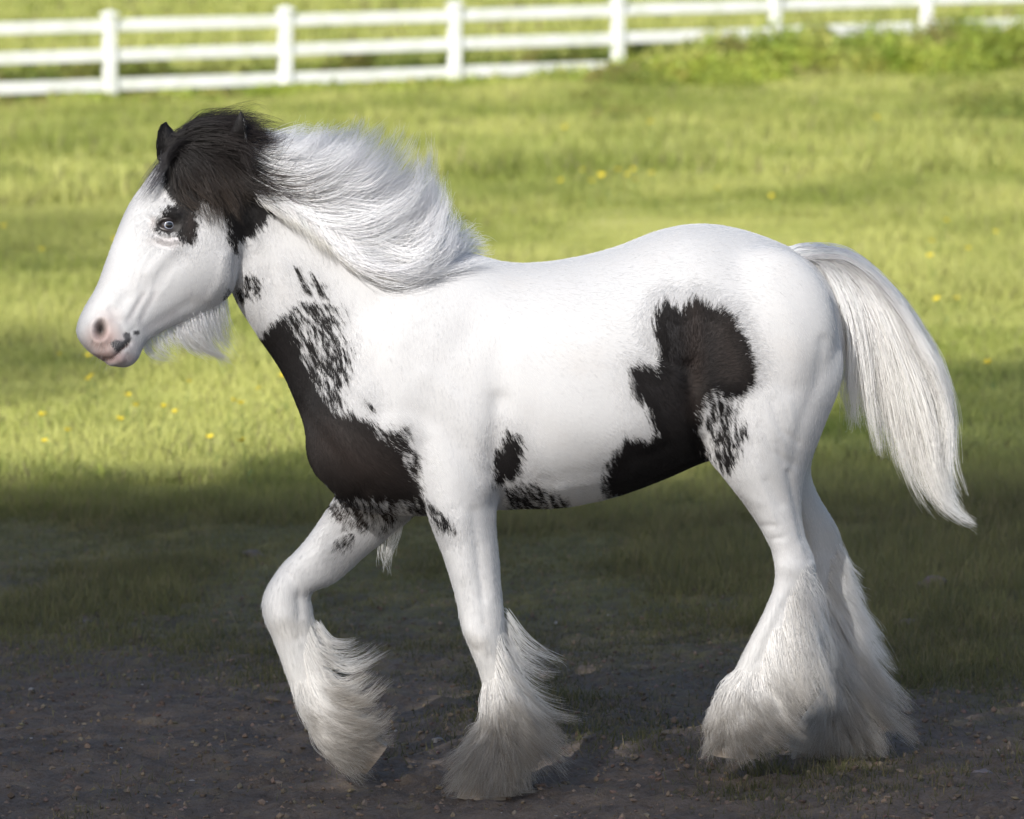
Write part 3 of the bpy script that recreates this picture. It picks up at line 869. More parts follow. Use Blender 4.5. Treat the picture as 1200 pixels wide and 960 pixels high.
SPECK = [  # areas where white hairs break the black up: (polygon, noise amplitude)
    ([(325, 345), (345, 345), (415, 350), (415, 492), (385, 480), (360, 450), (335, 400)], 13, 3.0),
    ([(380, 582), (500, 582), (535, 625), (390, 645)], 12, 2.0),
    ([(430, 480), (510, 500), (510, 560), (480, 560), (430, 505)], 10, 4.0),
    ([(262, 315), (312, 315), (312, 360), (262, 360)], 10, 2.5),
    ([(828, 455), (880, 470), (880, 555), (840, 555), (812, 500)], 13, 2.5),
    ([(590, 560), (665, 560), (665, 604), (590, 604)], 9, 3.0),
]
def patch_field(p):
    f = np.full(len(p), -60.0); amp = np.full(len(p), 6.0)
    for poly, a, _ in PATCHES:
        s = poly_sd(poly, p)
        f = np.maximum(f, s)
    for poly, a, cap in SPECK:
        s = poly_sd(poly, p)
        w = np.clip((s + 8) / 16, 0, 1)
        amp = np.maximum(amp, 4 + (a - 4) * w)
        f = np.where(f > cap, f * (1 - w) + cap * w, f)
    return f, amp

pf, pamp = patch_field(PP)

def flow_dir(p):
    """2-D direction (px) of the coat hair"""
    ctrl = np.array([[130, 350, -.45, .9], [180, 250, -.4, .9], [250, 320, .1, 1], [300, 250, .45, .9], [350, 330, .5, .85], [400, 420, .45, .9], [400, 540, .5, .85], [480, 550, .9, .45], [520, 400, .25, 1], [560, 520, .1, 1],
                     [540, 650, .1, 1], [600, 540, .5, .85], [660, 400, .7, .6], [660, 560, .8, .5], [760, 450, .6, .8], [740, 550, .5, .85], [790, 400, -.35, -.95], [815, 380, .0, -1], [850, 400, .9, -.3], [860, 520, .45, .9], [920, 380, .6, .8], [950, 480, .0, 1], [900, 600, .3, 1], [870, 780, -.2, 1], [400, 620, -.5, .8], [340, 760, .2, 1], [970, 760, .1, 1], [820, 300, .8, .3], [700, 320, .9, .3]], float)
    d2 = (p[:, None, 0] - ctrl[None, :, 0]) ** 2 + (p[:, None, 1] - ctrl[None, :, 1]) ** 2
    w = 1 / (d2 + 200) ** 1.7
    v = w @ ctrl[:, 2:]
    v /= np.maximum(np.linalg.norm(v, axis=1), 1e-9)[:, None]
    return v

def blob(p, x, y, rx, ry, soft=1.0):
    e = np.sqrt(((p[:, 0] - x) / rx) ** 2 + ((p[:, 1] - y) / ry) ** 2)
    return np.clip((1.0 + soft * 0.5 - e) / soft, 0, 1)

def coat_tint(p, near):
    n = len(p)
    white = np.array([0.60, 0.60, 0.612]); cream = np.array([0.57, 0.555, 0.53]); pink = np.array([0.50, 0.33, 0.29]); dk = np.array([0.03, 0.022, 0.02]); grey = np.array([0.075, 0.072, 0.08])
    c = np.tile(white, (n, 1))
    def mx(f, col):
        nonlocal c
        f = np.clip(f, 0, 1)[:, None]; c = c * (1 - f) + np.asarray(col) * f
    mx(np.clip((p[:, 1] - 700) / 180, 0, 0.7), cream)
    mx(blob(p, 340, 738, 26, 13, .8) * 0.30, (0.40, 0.37, 0.33)); mx(blob(p, 555, 754, 20, 9, .9) * 0.22, (0.40, 0.37, 0.33))
    mx(blob(p, 980, 630, 14, 16, 1) * 0.2, (0.45, 0.40, 0.33))
    mx(blob(p, 121, 399, 19, 20, 1.0) * 0.8, pink); mx(blob(p, 128, 420, 24, 7, 1.0) * 0.8, (0.48, 0.30, 0.27))
    mx(blob(p, 127, 372, 14, 10, 1.2) * 0.4, (0.45, 0.34, 0.32)); mx(blob(p, 148, 412, 14, 16, 1.0) * 0.35, (0.42, 0.34, 0.36))
    mx(blob(p, 198, 282, 20, 6, 1.2) * 0.2, (0.55, 0.43, 0.40)); mx(blob(p, 181, 262, 5, 8, 1.2) * 0.25, (0.55, 0.43, 0.40))
    for ln_, w_, a_ in (([(168, 346), (158, 362), (150, 378)], 6, .25), ([(182, 344), (170, 364), (164, 380)], 5, .2), ([(205, 366), (185, 378), (172, 386)], 8, .3), ([(190, 286), (204, 290)], 6, .15), ([(225, 345), (240, 350)], 10, .12)):
        mx(np.clip(1 - line_dist(ln_, p) / w_, 0, 1) * a_, (0.30, 0.26, 0.28))
    # dark marks on the lips
    s = poly_sd([(129, 402), (134, 399), (146, 399), (144, 392), (147, 389), (152, 390), (154, 396), (152, 402), (146, 408), (139, 414), (133, 410)], p); mx(np.clip(s + 0.5, 0, 1) * near, grey)
    mx(blob(p, 160, 390, 4.0, 3.0, .5) * near, grey * 0.7)
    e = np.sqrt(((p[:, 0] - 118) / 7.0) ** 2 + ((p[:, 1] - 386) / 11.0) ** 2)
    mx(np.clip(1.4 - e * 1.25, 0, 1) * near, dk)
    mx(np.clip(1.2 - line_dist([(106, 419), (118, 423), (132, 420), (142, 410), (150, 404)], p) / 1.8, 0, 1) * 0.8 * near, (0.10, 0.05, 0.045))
    # dark skin round the eye
    e = np.sqrt(((p[:, 0] - 197) / 16) ** 2 + ((p[:, 1] - 264) / 9.5) ** 2)
    mx(np.clip((1.1 - e) * 4, 0, 1) * near, (0.02, 0.018, 0.018))
    return c

def dark_tint(p):
    n = len(p)
    black = np.array([0.012, 0.0105, 0.011]); brown = np.array([0.060, 0.043, 0.036])
    f = np.clip(1 - line_dist([(814, 365), (817, 420), (815, 480)], p) / 20, 0, 1) * 0.32
    f = np.maximum(f, 0.30 * np.clip(1 - line_dist([(848, 385), (858, 430)], p) / 34, 0, 1))  # brown-grey sheen of the flank painted into the black
    f = np.maximum(f, 0.30 * np.clip(1 - line_dist([(380, 520), (450, 560)], p) / 60, 0, 1))
    f = np.maximum(f, 0.5 * np.clip(1 - line_dist([(400, 610), (470, 605)], p) / 25, 0, 1))
    f = np.maximum(f, 0.35 * np.clip(1 - line_dist([(224, 255), (222, 275)], p) / 10, 0, 1))
    return black * (1 - f[:, None]) + brown * f[:, None]

near_v = (nrm[:, 1] < 0.25).astype(float)
ct = coat_tint(PP, near_v); dt = dark_tint(PP)
fd = flow_dir(PP)
ang = np.where(PP[:, 0] < 560, 62, np.where(PP[:, 0] < 700, 60, 84)) * math.pi / 180
fa_ = PP[:, 0] * np.cos(ang) + PP[:, 1] * np.sin(ang); fb_ = -PP[:, 0] * np.sin(ang) + PP[:, 1] * np.cos(ang)
fuv = np.stack([fa_ * 0.01, fb_ * 0.01, co[:, 1] * 0.5], 1)

def strand_noise(p):
    an = np.where(p[:, 0] < 560, 62, np.where(p[:, 0] < 700, 60, 84)) * math.pi / 180
    a = p[:, 0] * np.cos(an) + p[:, 1] * np.sin(an); b = -p[:, 0] * np.sin(an) + p[:, 1] * np.cos(an)
    b = b + 9 * vnoise(a / 34, b / 26, 19) + 3 * vnoise(a / 11, b / 9, 29)
    return (0.5 * vnoise(a / 17, b / 3.4, 3) + 0.5 * vnoise(a / 8, b / 1.7, 5)) * 2 - 1

# evaluate the black/white split per vertex field in numpy so that skin and hair agree
pv = pf + pamp * strand_noise(PP)

def body_material():
    t = NT('horse_coat')
    w = t.attr('coat', 'Color'); dkc = t.attr('dark', 'Color'); p = t.attr('patch', 'Fac')
    geo = t.n('ShaderNodeNewGeometry').outputs['Position']
    fv = t.attr('fuv', 'Vector')
    mp = t.n('ShaderNodeMapping'); mp.inputs['Scale'].default_value = (22, 160, 40); t.l(fv, mp.inputs[0])
    hairn = t.noise(mp.outputs[0], 1.0, 3, 0.6)
    f = t.math('ADD', p, t.math('MULTIPLY', t.math('SUBTRACT', hairn, 0.5), 5.0))
    f = t.maprange(f, -0.8, 0.8)
    wcol = t.mix(t.math('MULTIPLY', t.maprange(hairn, 0.3, 0.7), 0.10), w, (0.41, 0.407, 0.415))
    stain = t.noise(geo, 5.0, 5, 0.65)
    wcol = t.mix(t.math('MULTIPLY', t.maprange(stain, 0.5, 0.75), 0.14), wcol, (0.42, 0.37, 0.33))
    col = t.mix(f, wcol, dkc)
    b = t.bump(hairn, 0.30, 0.0012)
    b2 = t.bump(t.noise(geo, 18, 3), 0.12, 0.006, b)
    bs = t.principled(col, 0.55, b2, 0.28)
    t.l(t.math('MULTIPLY', t.math('SUBTRACT', 1.0, f), 0.10), bs.inputs['Sheen Weight'])
    bs.inputs['Sheen Roughness'].default_value = 0.5
    return t.finish(bs.outputs[0])

one = np.ones((len(co), 1))
body_me = np_mesh('body', co, BF, body_material(), True, {
    'coat': ('FLOAT_COLOR', np.concatenate([ct * 0.755, one], 1)), 'dark': ('FLOAT_COLOR', np.concatenate([dt, one], 1)),
    'patch': ('FLOAT', pv), 'fuv': ('FLOAT_VECTOR', fuv)})
body = link('body', body_me, HORSE)
BVH = BVHTree.FromPolygons(co.tolist(), BF.tolist())

def cast(px, py, back=False):
    """camera ray to the horse's surface: nearest hit, or from behind"""
    d = ray(px, py); d = d / np.linalg.norm(d)
    o = CAMP if not back else CAMP + d * 18
    if back: d = -d
    h = BVH.ray_cast(Vector(o.tolist()), Vector(d.tolist()), 40)
    if h[0] is None: return None, None
    return np.array(h[0]), np.array(h[1])

# eye ---------------------------------------------------------------------
def build_eye():
    p, n = cast(197.5, 264)
    n0 = np.array([0.28, -0.95, 0.05]); n0 /= np.linalg.norm(n0)
    R = 0.0215
    c = p - n0 * (R - 0.009)
    t = NT('eyeball')
    oc = t.n('ShaderNodeTexCoord').outputs['Object']
    sp = t.n('ShaderNodeSeparateXYZ'); t.l(oc, sp.inputs[0])
    # local +Z looks out of the head
    rr = t.math('SQRT', t.math('ADD', t.math('POWER', sp.outputs[0], 2.0), t.math('POWER', t.math('MULTIPLY', sp.outputs[1], 1.25), 2.0)))
    nz = t.noise(oc, 600, 3)
    iris = t.mix(nz, (0.12, 0.14, 0.19), (0.34, 0.36, 0.43))
    col = t.mix(t.maprange(rr, 0.0086, 0.0098), (0.004, 0.004, 0.006), iris)
    col = t.mix(t.maprange(rr, 0.0118, 0.0126), col, (0.035, 0.028, 0.028))
    bs = t.principled(col, 0.08, None, 0.6); bs.inputs['Coat Weight'].default_value = 0.6
    m = t.finish(bs.outputs[0])
    bm = bmesh.new(); bmesh.ops.create_uvsphere(bm, u_segments=40, v_segments=24, radius=R)
    me = bpy.data.meshes.new('eye'); bm.to_mesh(me); bm.free(); me.materials.append(m)
    me.polygons.foreach_set('use_smooth', [True] * len(me.polygons))
    q = Vector(n0.tolist()).to_track_quat('Z', 'Y')
    eye = link('eye', me, HORSE, tuple(c)); eye.rotation_euler = q.to_euler()
    # eyelids: an almond shaped soft rim
    tl = NT('eyelid_skin'); ml = tl.finish(tl.principled((0.028, 0.023, 0.024), 0.42).outputs[0])
    V, F = [], []
    N, K = 40, 10
    ex = np.array([math.cos(0.30), math.sin(0.30), 0.0]) if False else None
    xa = np.array([0.95, 0.28, -0.12]); xa -= n0 * (xa @ n0); xa /= np.linalg.norm(xa)
    ya = np.cross(n0, xa); ya = ya if ya[2] > 0 else -ya
    for i in range(N):
        a = 2 * math.pi * i / N
        A, B = 0.0245, 0.0125 if math.sin(a) > 0 else 0.0112
        u = A * math.cos(a); v = B * math.sin(a) * (1 - 0.25 * abs(math.cos(a)) ** 3)
        zz = math.sqrt(max((R + 0.0012) ** 2 - min(u * u + v * v, (R * 0.93) ** 2), 1e-7))
        base = c + xa * u + ya * v + n0 * zz
        rad = np.array([u * 0.6, v * 1.6]); rad /= np.linalg.norm(rad)
        out = xa * rad[0] + ya * rad[1]
        r0 = 0.0036 if math.sin(a) > 0 else 0.0028
        for k in range(K):
            b = 2 * math.pi * k / K
            V.append(base + out * (r0 * 1.5 * math.cos(b) + r0 * 0.7) + n0 * (r0 * math.sin(b)))
    for i in range(N):
        for k in range(K):
            F.append([i * K + k, i * K + (k + 1) % K, ((i + 1) % N) * K + (k + 1) % K, ((i + 1) % N) * K + k])
    link('eyelid', np_mesh('eyelid', np.array(V), F, ml), HORSE)

build_eye()

# hooves ------------------------------------------------------------------
def build_hooves():
    t = NT('hoof_horn')
    oc = t.n('ShaderNodeNewGeometry').outputs['Position']
    mp = t.n('ShaderNodeMapping'); mp.inputs['Scale'].default_value = (20, 20, 160); t.l(oc, mp.inputs[0])
    n = t.noise(mp.outputs[0], 1, 4)
    m = t.finish(t.principled(t.mix(n, (0.20, 0.16, 0.125), (0.36, 0.30, 0.24)), 0.55, t.bump(n, 0.4, 0.002)).outputs[0])
    data = [  # top front, top back, bottom front, bottom back (px), width top/bottom, Y
        ((549, 903), (604, 905), (535, 934), (610, 934), .050, .062, -0.155),
        ((388, 880), (434, 853), (427, 908), (458, 868), .045, .055, 0.115),
        ((842, 860), (889, 863), (833, 884), (894, 887), .047, .058, -0.15),
        ((937, 866), (992, 869), (924, 894), (998, 893), .048, .060, 0.15)]
    for tf, tb, bf, bb, w0, w1, Y in data:
        V, F = [], []
        N = 28; rows = 6
        a0, b0, a1, b1 = [HP(p[0], p[1], Y) for p in (tf, tb, bf, bb)]
        for r in range(rows):
            f = r / (rows - 1)
            a = a0 * (1 - f) + a1 * f; b = b0 * (1 - f) + b1 * f; w = w0 * (1 - f) + w1 * f + 0.0012 * math.sin(r * 2.5)
            c = (a + b) / 2; h = (a - b) / 2
            for k in range(N):
                th = 2 * math.pi * k / N
                cc = math.cos(th); cc = cc if cc > -0.75 else -0.75 - (cc + 0.75) * 0.3
                V.append(c + h * cc + np.array([0, 1.0, 0]) * w * math.sin(th))
        for r in range(rows - 1):
            for k in range(N):
                F.append([r * N + k, r * N + (k + 1) % N, (r + 1) * N + (k + 1) % N, (r + 1) * N + k])
        F.append(list(range(N))[::-1]); F.append([(rows - 1) * N + k for k in range(N)])
        o = link('hoof', np_mesh('hoof', np.array(V), F, m, False), HORSE)

build_hooves()

# hair --------------------------------------------------------------------
def hair_material(name, rough=0.4, bright=1.0):
    t = NT(name)
    col = t.attr('hc', 'Color'); tip = t.attr('tipc', 'Color')
    hi = t.n('ShaderNodeHairInfo')
    f = t.maprange(hi.outputs['Intercept'], 0.35, 0.95)
    c = t.mix(f, col, tip)
    d = t.principled(c, rough, None, 0.35)
    tr = t.n('ShaderNodeBsdfTranslucent'); t.l(c, tr.inputs[0])
    mx = t.n('ShaderNodeMixShader'); mx.inputs[0].default_value = 0.28
    t.l(d.outputs[0], mx.inputs[1]); t.l(tr.outputs[0], mx.inputs[2])
    return t.finish(mx.outputs[0])

HAIR = hair_material('long_hair')
FUR = hair_material('coat_fur', 0.5)

def make_curves(name, pts, rad, col, tip, mat, parent, kind=None):
    """pts (n,m,3), rad (n,m), col/tip (n,3)"""
    n, m, _ = pts.shape
    hc = bpy.data.hair_curves.new(name)
    hc.add_curves([m] * n)
    hc.attributes['position'].data.foreach_set('vector', pts.astype(np.float32).ravel()) if 'position' in hc.attributes else None
    ra = hc.attributes.get('radius') or hc.attributes.new('radius', 'FLOAT', 'POINT')
    ra.data.foreach_set('value', rad.astype(np.float32).ravel())
    for nm, cc in (('hc', col), ('tipc', tip)):
        a = hc.attributes.new(nm, 'FLOAT_COLOR', 'CURVE')
        a.data.foreach_set('color', np.concatenate([cc, np.ones((n, 1))], 1).astype(np.float32).ravel())
    hc.materials.append(mat)
    o = link(name, hc, parent)
    if kind: o['kind'] = kind
    return o

def guide3(g, n, Y0, Y1=None):
    g = np.asarray(g, float)
    q = catmull(g, 60)
    s = np.concatenate([[0], np.cumsum(np.linalg.norm(np.diff(q, axis=0), axis=1))]); s /= s[-1]
    t = np.linspace(0, 1, n)
    xy = np.stack([np.interp(t, s, q[:, 0]), np.interp(t, s, q[:, 1])], 1)
    Y1 = Y0 if Y1 is None else Y1
    return HP(xy[:, 0], xy[:, 1], Y0 + (Y1 - Y0) * t)

def sheet_hair(guides, count, nclump, M=16, thick=0.03, su=0.35, conv=0.6, frizz=0.006, lmin=0.75, root_jit=0.008, seed=0, umin=0.0, umax=1.0):
    r = np.random.default_rng(seed)
    G = np.stack(guides); g, M0, _ = G.shape
    uc = r.uniform(umin, umax, nclump) * (g - 1); vc = r.normal(0, 1, nclump); lc = r.uniform(lmin, 1.02, nclump)
    ci = r.integers(0, nclump, count)
    du = r.normal(0, su, count); v = vc[ci] + r.normal(0, 0.35, count)
    ln = lc[ci] * r.uniform(0.86, 1.04, count)
    t = np.linspace(0, 1, M)[None, :] * ln[:, None]
    k = 1 - conv * np.clip(t, 0, 1) ** 1.3
    u = np.clip(uc[ci][:, None] + du[:, None] * k, 0, g - 1.0001)
    ui = u.astype(int); uf = (u - ui)[..., None]
    tt = np.clip(t, 0, 1.0) * (M0 - 1); ti = np.minimum(tt.astype(int), M0 - 2); tf = (tt - ti)[..., None]
    def at(a, b): return G[a, b]
    p = (at(ui, ti) * (1 - tf) + at(ui, ti + 1) * tf) * (1 - uf) + (at(np.minimum(ui + 1, g - 1), ti) * (1 - tf) + at(np.minimum(ui + 1, g - 1), ti + 1) * tf) * uf
    p = p.copy()
    p[..., 1] += v[:, None] * thick * np.clip(0.35 + t, 0, 1)
    ph = r.uniform(0, 6.28, (nclump, 3)); am = r.normal(0, 1, (nclump, 3)); fr = r.uniform(2.5, 6, (nclump, 1))
    ph2 = r.uniform(0, 6.28, (count, 3)); am2 = r.normal(0, 0.4, (count, 3)); fr2 = r.uniform(3, 9, (count, 1))
    for a in range(3):
        p[..., a] += frizz * t * (am[ci, a][:, None] * np.sin(ph[ci, a][:, None] + fr[ci] * t) + am2[:, a][:, None] * np.sin(ph2[:, a][:, None] + fr2 * t))
    p += r.normal(0, root_jit, (count, 1, 3)) * (1 - 0.5 * t[..., None])
    return p, ci, r

def taper(n, M, r0, r1=0.25, rng=None):
    t = np.linspace(0, 1, M)[None, :]
    w = (rng.uniform(0.7, 1.25, (n, 1)) if rng is not None else 1.0)
    return r0 * w * (1 - (1 - r1) * t ** 1.5) * np.ones((n, 1))

def vary(base, n, r, s=0.06):
    return np.clip(np.asarray(base) * (1 + r.normal(0, s, (n, 1))) * (1 + r.normal(0, 0.01, (n, 3))), 0.003, 0.92)

WH = (0.87, 0.87, 0.88)

def build_mane():
    g = [
        ([(284, 158), (300, 168), (325, 172), (348, 166), (364, 148)], -0.05),
        ([(284, 170), (312, 184), (348, 184), (375, 172), (388, 146)], -0.07),
        ([(290, 190), (325, 206), (365, 204), (400, 186), (430, 155)], -0.08),
        ([(300, 208), (338, 226), (382, 224), (420, 202), (450, 172)], -0.09),
        ([(316, 222), (356, 241), (402, 238), (440, 216), (474, 182)], -0.10),
        ([(332, 232), (372, 254), (420, 257), (462, 236), (499, 200)], -0.11),
        ([(350, 243), (392, 273), (440, 280), (480, 262), (507, 218)], -0.12),
        ([(366, 252), (402, 291), (448, 304), (488, 287), (512, 246)], -0.13),
        ([(384, 264), (412, 306), (455, 322), (495, 308), (518, 268)], -0.14),
        ([(406, 276), (434, 312), (472, 324), (512, 312), (540, 292)], -0.145),
        ([(428, 290), (462, 318), (502, 322), (542, 312), (575, 306)], -0.125),
    ]
    M0 = 30
    G = [guide3(a, M0, y + 0.015, y - 0.02) for a, y in g]
    p, ci, r = sheet_hair(G, 8500, 210, 18, thick=0.028, su=0.55, conv=0.82, frizz=0.020, lmin=0.50, root_jit=0.007, seed=11)
    # an upper layer from the crest, thinner, rising into the wind
    top = [([(300, 160), (325, 162), (345, 155), (356, 142)], .0), ([(330, 172), (362, 178), (392, 168), (412, 146)], .0), ([(365, 190), (402, 202), (436, 188), (462, 160)], .0),
           ([(400, 212), (438, 226), (470, 212), (490, 182)], .0), ([(436, 234), (470, 250), (494, 236), (508, 208)], .0), ([(470, 256), (498, 276), (515, 262), (524, 232)], .0), ([(500, 275), (530, 294), (560, 297), (590, 306)], .0)]
    G2 = [guide3(a, M0, y, y + 0.02) for a, y in top]
    q, cj, r2 = sheet_hair(G2, 4600, 130, 18, thick=0.040, su=0.4, conv=0.86, frizz=0.022, lmin=0.55, root_jit=0.008, seed=12)
    wg = [([(330, 180), (365, 185), (392, 170), (405, 138)], -.05), ([(360, 205), (405, 205), (440, 180), (458, 150)], -.06), ([(385, 225), (440, 226), (474, 196), (488, 156)], -.07), ([(400, 245), (460, 250), (496, 220), (508, 176)], -.08), ([(410, 262), (470, 272), (505, 250), (516, 205)], -.09), ([(430, 280), (480, 296), (514, 270), (526, 226)], -.10), ([(450, 296), (500, 306), (530, 292), (542, 262)], -.11)]
    G4 = [guide3(a, M0, y, y) for a, y in wg]
    w4, _, _r = sheet_hair(G4, 3000, 75, 18, thick=0.05, su=0.35, conv=0.93, frizz=0.020, lmin=0.72, root_jit=0.010, seed=14)
    al = np.concatenate([p, q, w4]); n = len(al)
    col = vary(WH, n, r, 0.05)
    # a few strands run from dark to white near the poll
    rp = proj(al[:, 0, :])
    tip = vary((0.72, 0.725, 0.75), n, r, 0.05)
    dk = (rp[:, 0] < 318) & (rp[:, 1] > 186) & (r.random(n) < 0.28)
    col[dk] = vary((0.10, 0.085, 0.08), dk.sum(), r, 0.3)
    make_curves('mane', al, taper(n, 18, 0.00048, 0.2, r), col, tip, HAIR, HORSE)
    # short tufts hanging from the crest on the near side
    tf = [([(300, 226), (312, 240), (330, 250)], -.105), ([(330, 238), (345, 262), (352, 285)], -.115), ([(350, 246), (362, 270), (372, 292)], -.12), ([(372, 262), (384, 290), (395, 310)], -.13), ([(395, 285), (412, 310), (425, 325)], -.14), ([(430, 305), (450, 325), (475, 335)], -.15)]
    G3 = [guide3(a, M0, y - .005, y - .02) for a, y in tf]
    p3, _, r3 = sheet_hair(G3, 900, 90, 10, thick=0.006, su=0.3, conv=0.5, frizz=0.006, lmin=0.5, root_jit=0.006, seed=13)
    make_curves('mane', p3, taper(len(p3), 10, 0.0004, 0.2, r3), vary(WH, len(p3), r3), vary((0.70, 0.68, 0.63), len(p3), r3), HAIR, HORSE)['label'] = 'short loose tufts hanging under the mane'

def build_forelock():
    M0 = 30
    g = [
        ([(204, 176), (210, 205), (221, 232), (238, 262)], -.12), ([(206, 176), (218, 202), (232, 230), (248, 262)], -.135), ([(207, 174), (226, 198), (243, 226), (258, 262)], -.145), ([(208, 173), (232, 192), (252, 218), (270, 264)], -.15),
        ([(208, 172), (236, 186), (262, 210), (284, 256)], -.15), ([(208, 171), (242, 180), (272, 200), (300, 246)], -.15), ([(208, 170), (246, 172), (284, 188), (316, 226)], -.14),
        ([(209, 169), (246, 166), (282, 174), (304, 200)], -.12), ([(210, 167), (244, 158), (282, 160), (322, 172)], -.10), ([(211, 165), (240, 152), (280, 150), (330, 160)], -.07), ([(212, 163), (232, 148), (262, 144), (296, 154)], -.03), ([(212, 162), (226, 150), (248, 144), (275, 146)], .0),
    ]
    G = [guide3(a, M0, -0.09, y) for a, y in g]
    # lift roots onto the poll
    p, ci, r = sheet_hair(G, 8000, 120, 16, thick=0.030, su=0.65, conv=0.8, frizz=0.022, lmin=0.42, root_jit=0.009, seed=21)
    n = len(p)
    tp = proj(p[:, -1, :])
    low = (np.clip((tp[:, 1] - 205) / 45, 0, 1) * r.beta(1.1, 1.2, n))[:, None]
    col = vary((0.016, 0.0135, 0.0135), n, r, 0.35)
    tip = vary((0.026, 0.020, 0.019), n, r, 0.2) * (1 - low) + vary((0.10, 0.076, 0.058), n, r, 0.45) * low
    # cap of short roots between the ears
    g2 = [([(222, 184), (208, 178), (200, 182), (196, 196)], -.14), ([(240, 176), (222, 170), (206, 172), (196, 184)], -.13), ([(256, 172), (234, 162), (214, 163), (200, 172)], -.11), ([(285, 172), (255, 154), (228, 152), (206, 163)], -.08)]
    G2 = [guide3(a, M0, -0.10, y) for a, y in g2]
    q, _, r2 = sheet_hair(G2, 2500, 110, 16, thick=0.014, su=0.4, conv=0.5, frizz=0.006, lmin=0.7, root_jit=0.006, seed=22)
    # thin strands blown over the blaze
    g3 = [([(203, 176), (192, 188), (176, 208), (156, 236)], -.13), ([(204, 178), (196, 196), (182, 218), (166, 240)], -.14), ([(204, 178), (190, 184), (172, 206), (153, 232)], -.10)]
    G3 = [guide3(a, M0, -0.12, y) for a, y in g3]
    s, _, r3 = sheet_hair(G3, 170, 22, 16, thick=0.008, su=0.6, conv=0.5, frizz=0.004, lmin=0.6, root_jit=0.004, seed=23)
    # long wisps off the back of the ears and grey strands crossing into the mane
    g4 = [([(214, 160), (234, 140), (262, 134), (292, 142)], .0), ([(218, 160), (246, 140), (280, 133), (318, 146)], -.03), ([(262, 146), (286, 140), (306, 142), (324, 152)], -.06), ([(270, 158), (296, 160), (318, 160), (345, 150)], -.08), ([(280, 180), (300, 190), (318, 182), (326, 160)], -.10), ([(278, 196), (300, 212), (330, 220), (356, 222)], -.13), ([(276, 205), (298, 226), (322, 238), (350, 246)], -.14)]
    G4 = [guide3(a, M0, -0.10, y) for a, y in g4]
    w, _, r4 = sheet_hair(G4, 1000, 80, 16, thick=0.018, su=0.7, conv=0.7, frizz=0.022, lmin=0.6, root_jit=0.007, seed=24)
    al = np.concatenate([p, q, s, w])
    col = np.concatenate([col, vary((0.016, 0.014, 0.014), len(q), r2, 0.2), vary((0.03, 0.027, 0.03), len(s), r3, 0.2), vary((0.03, 0.025, 0.024), len(w), r4, 0.3)])
    tip = np.concatenate([tip, vary((0.02, 0.017, 0.017), len(q), r2, 0.2), vary((0.10, 0.10, 0.12), len(s), r3, 0.2), vary((0.05, 0.04, 0.037), len(w), r4, 0.3)])
    rad = np.concatenate([taper(n, 16, 0.00045, 0.2, r), taper(len(q), 16, 0.00045, 0.2, r2), taper(len(s), 16, 0.0003, 0.3, r3), taper(len(w), 16, 0.0004, 0.2, r4)])
    make_curves('forelock', al, rad, col, tip, HAIR, HORSE)

def build_tail():
    M0 = 40
    g = [
        [(920, 304), (944, 296), (966, 316), (984, 352), (994, 400), (991, 448), (996, 494)],
        [(920, 304), (944, 296), (974, 316), (996, 358), (1008, 410), (1010, 455), (1012, 505)],
        [(920, 304), (944, 296), (980, 314), (1008, 358), (1024, 418), (1034, 478), (1046, 540)],
        [(920, 304), (944, 296), (984, 312), (1018, 358), (1040, 425), (1056, 495), (1070, 560), (1095, 600)],
        [(920, 304), (944, 296), (987, 309), (1025, 354), (1052, 420), (1074, 492), (1092, 560), (1112, 598), (1140, 614)],
        [(920, 304), (944, 296), (990, 306), (1032, 350), (1063, 412), (1090, 482), (1102, 548), (1116, 592), (1142, 614)],
        [(920, 304), (944, 296), (992, 303), (1038, 345), (1074, 402), (1103, 458), (1110, 520), (1110, 560), (1128, 600)],
        [(920, 304), (944, 296), (994, 300), (1042, 340), (1078, 394), (1106, 440), (1114, 478), (1110, 505), (1104, 535)],
    ]
    G = [guide3(a, M0, 0.0, 0.0) for a in g]
    p, ci, r = sheet_hair(G, 12500, 260, 24, thick=0.028, su=0.45, conv=0.80, frizz=0.015, lmin=0.58, root_jit=0.007, seed=31)
    n = len(p)
    make_curves('tail', p, taper(n, 24, 0.00055, 0.2, r), vary((0.86, 0.855, 0.855), n, r, 0.05), vary((0.84, 0.825, 0.80), n, r, 0.07), HAIR, HORSE)

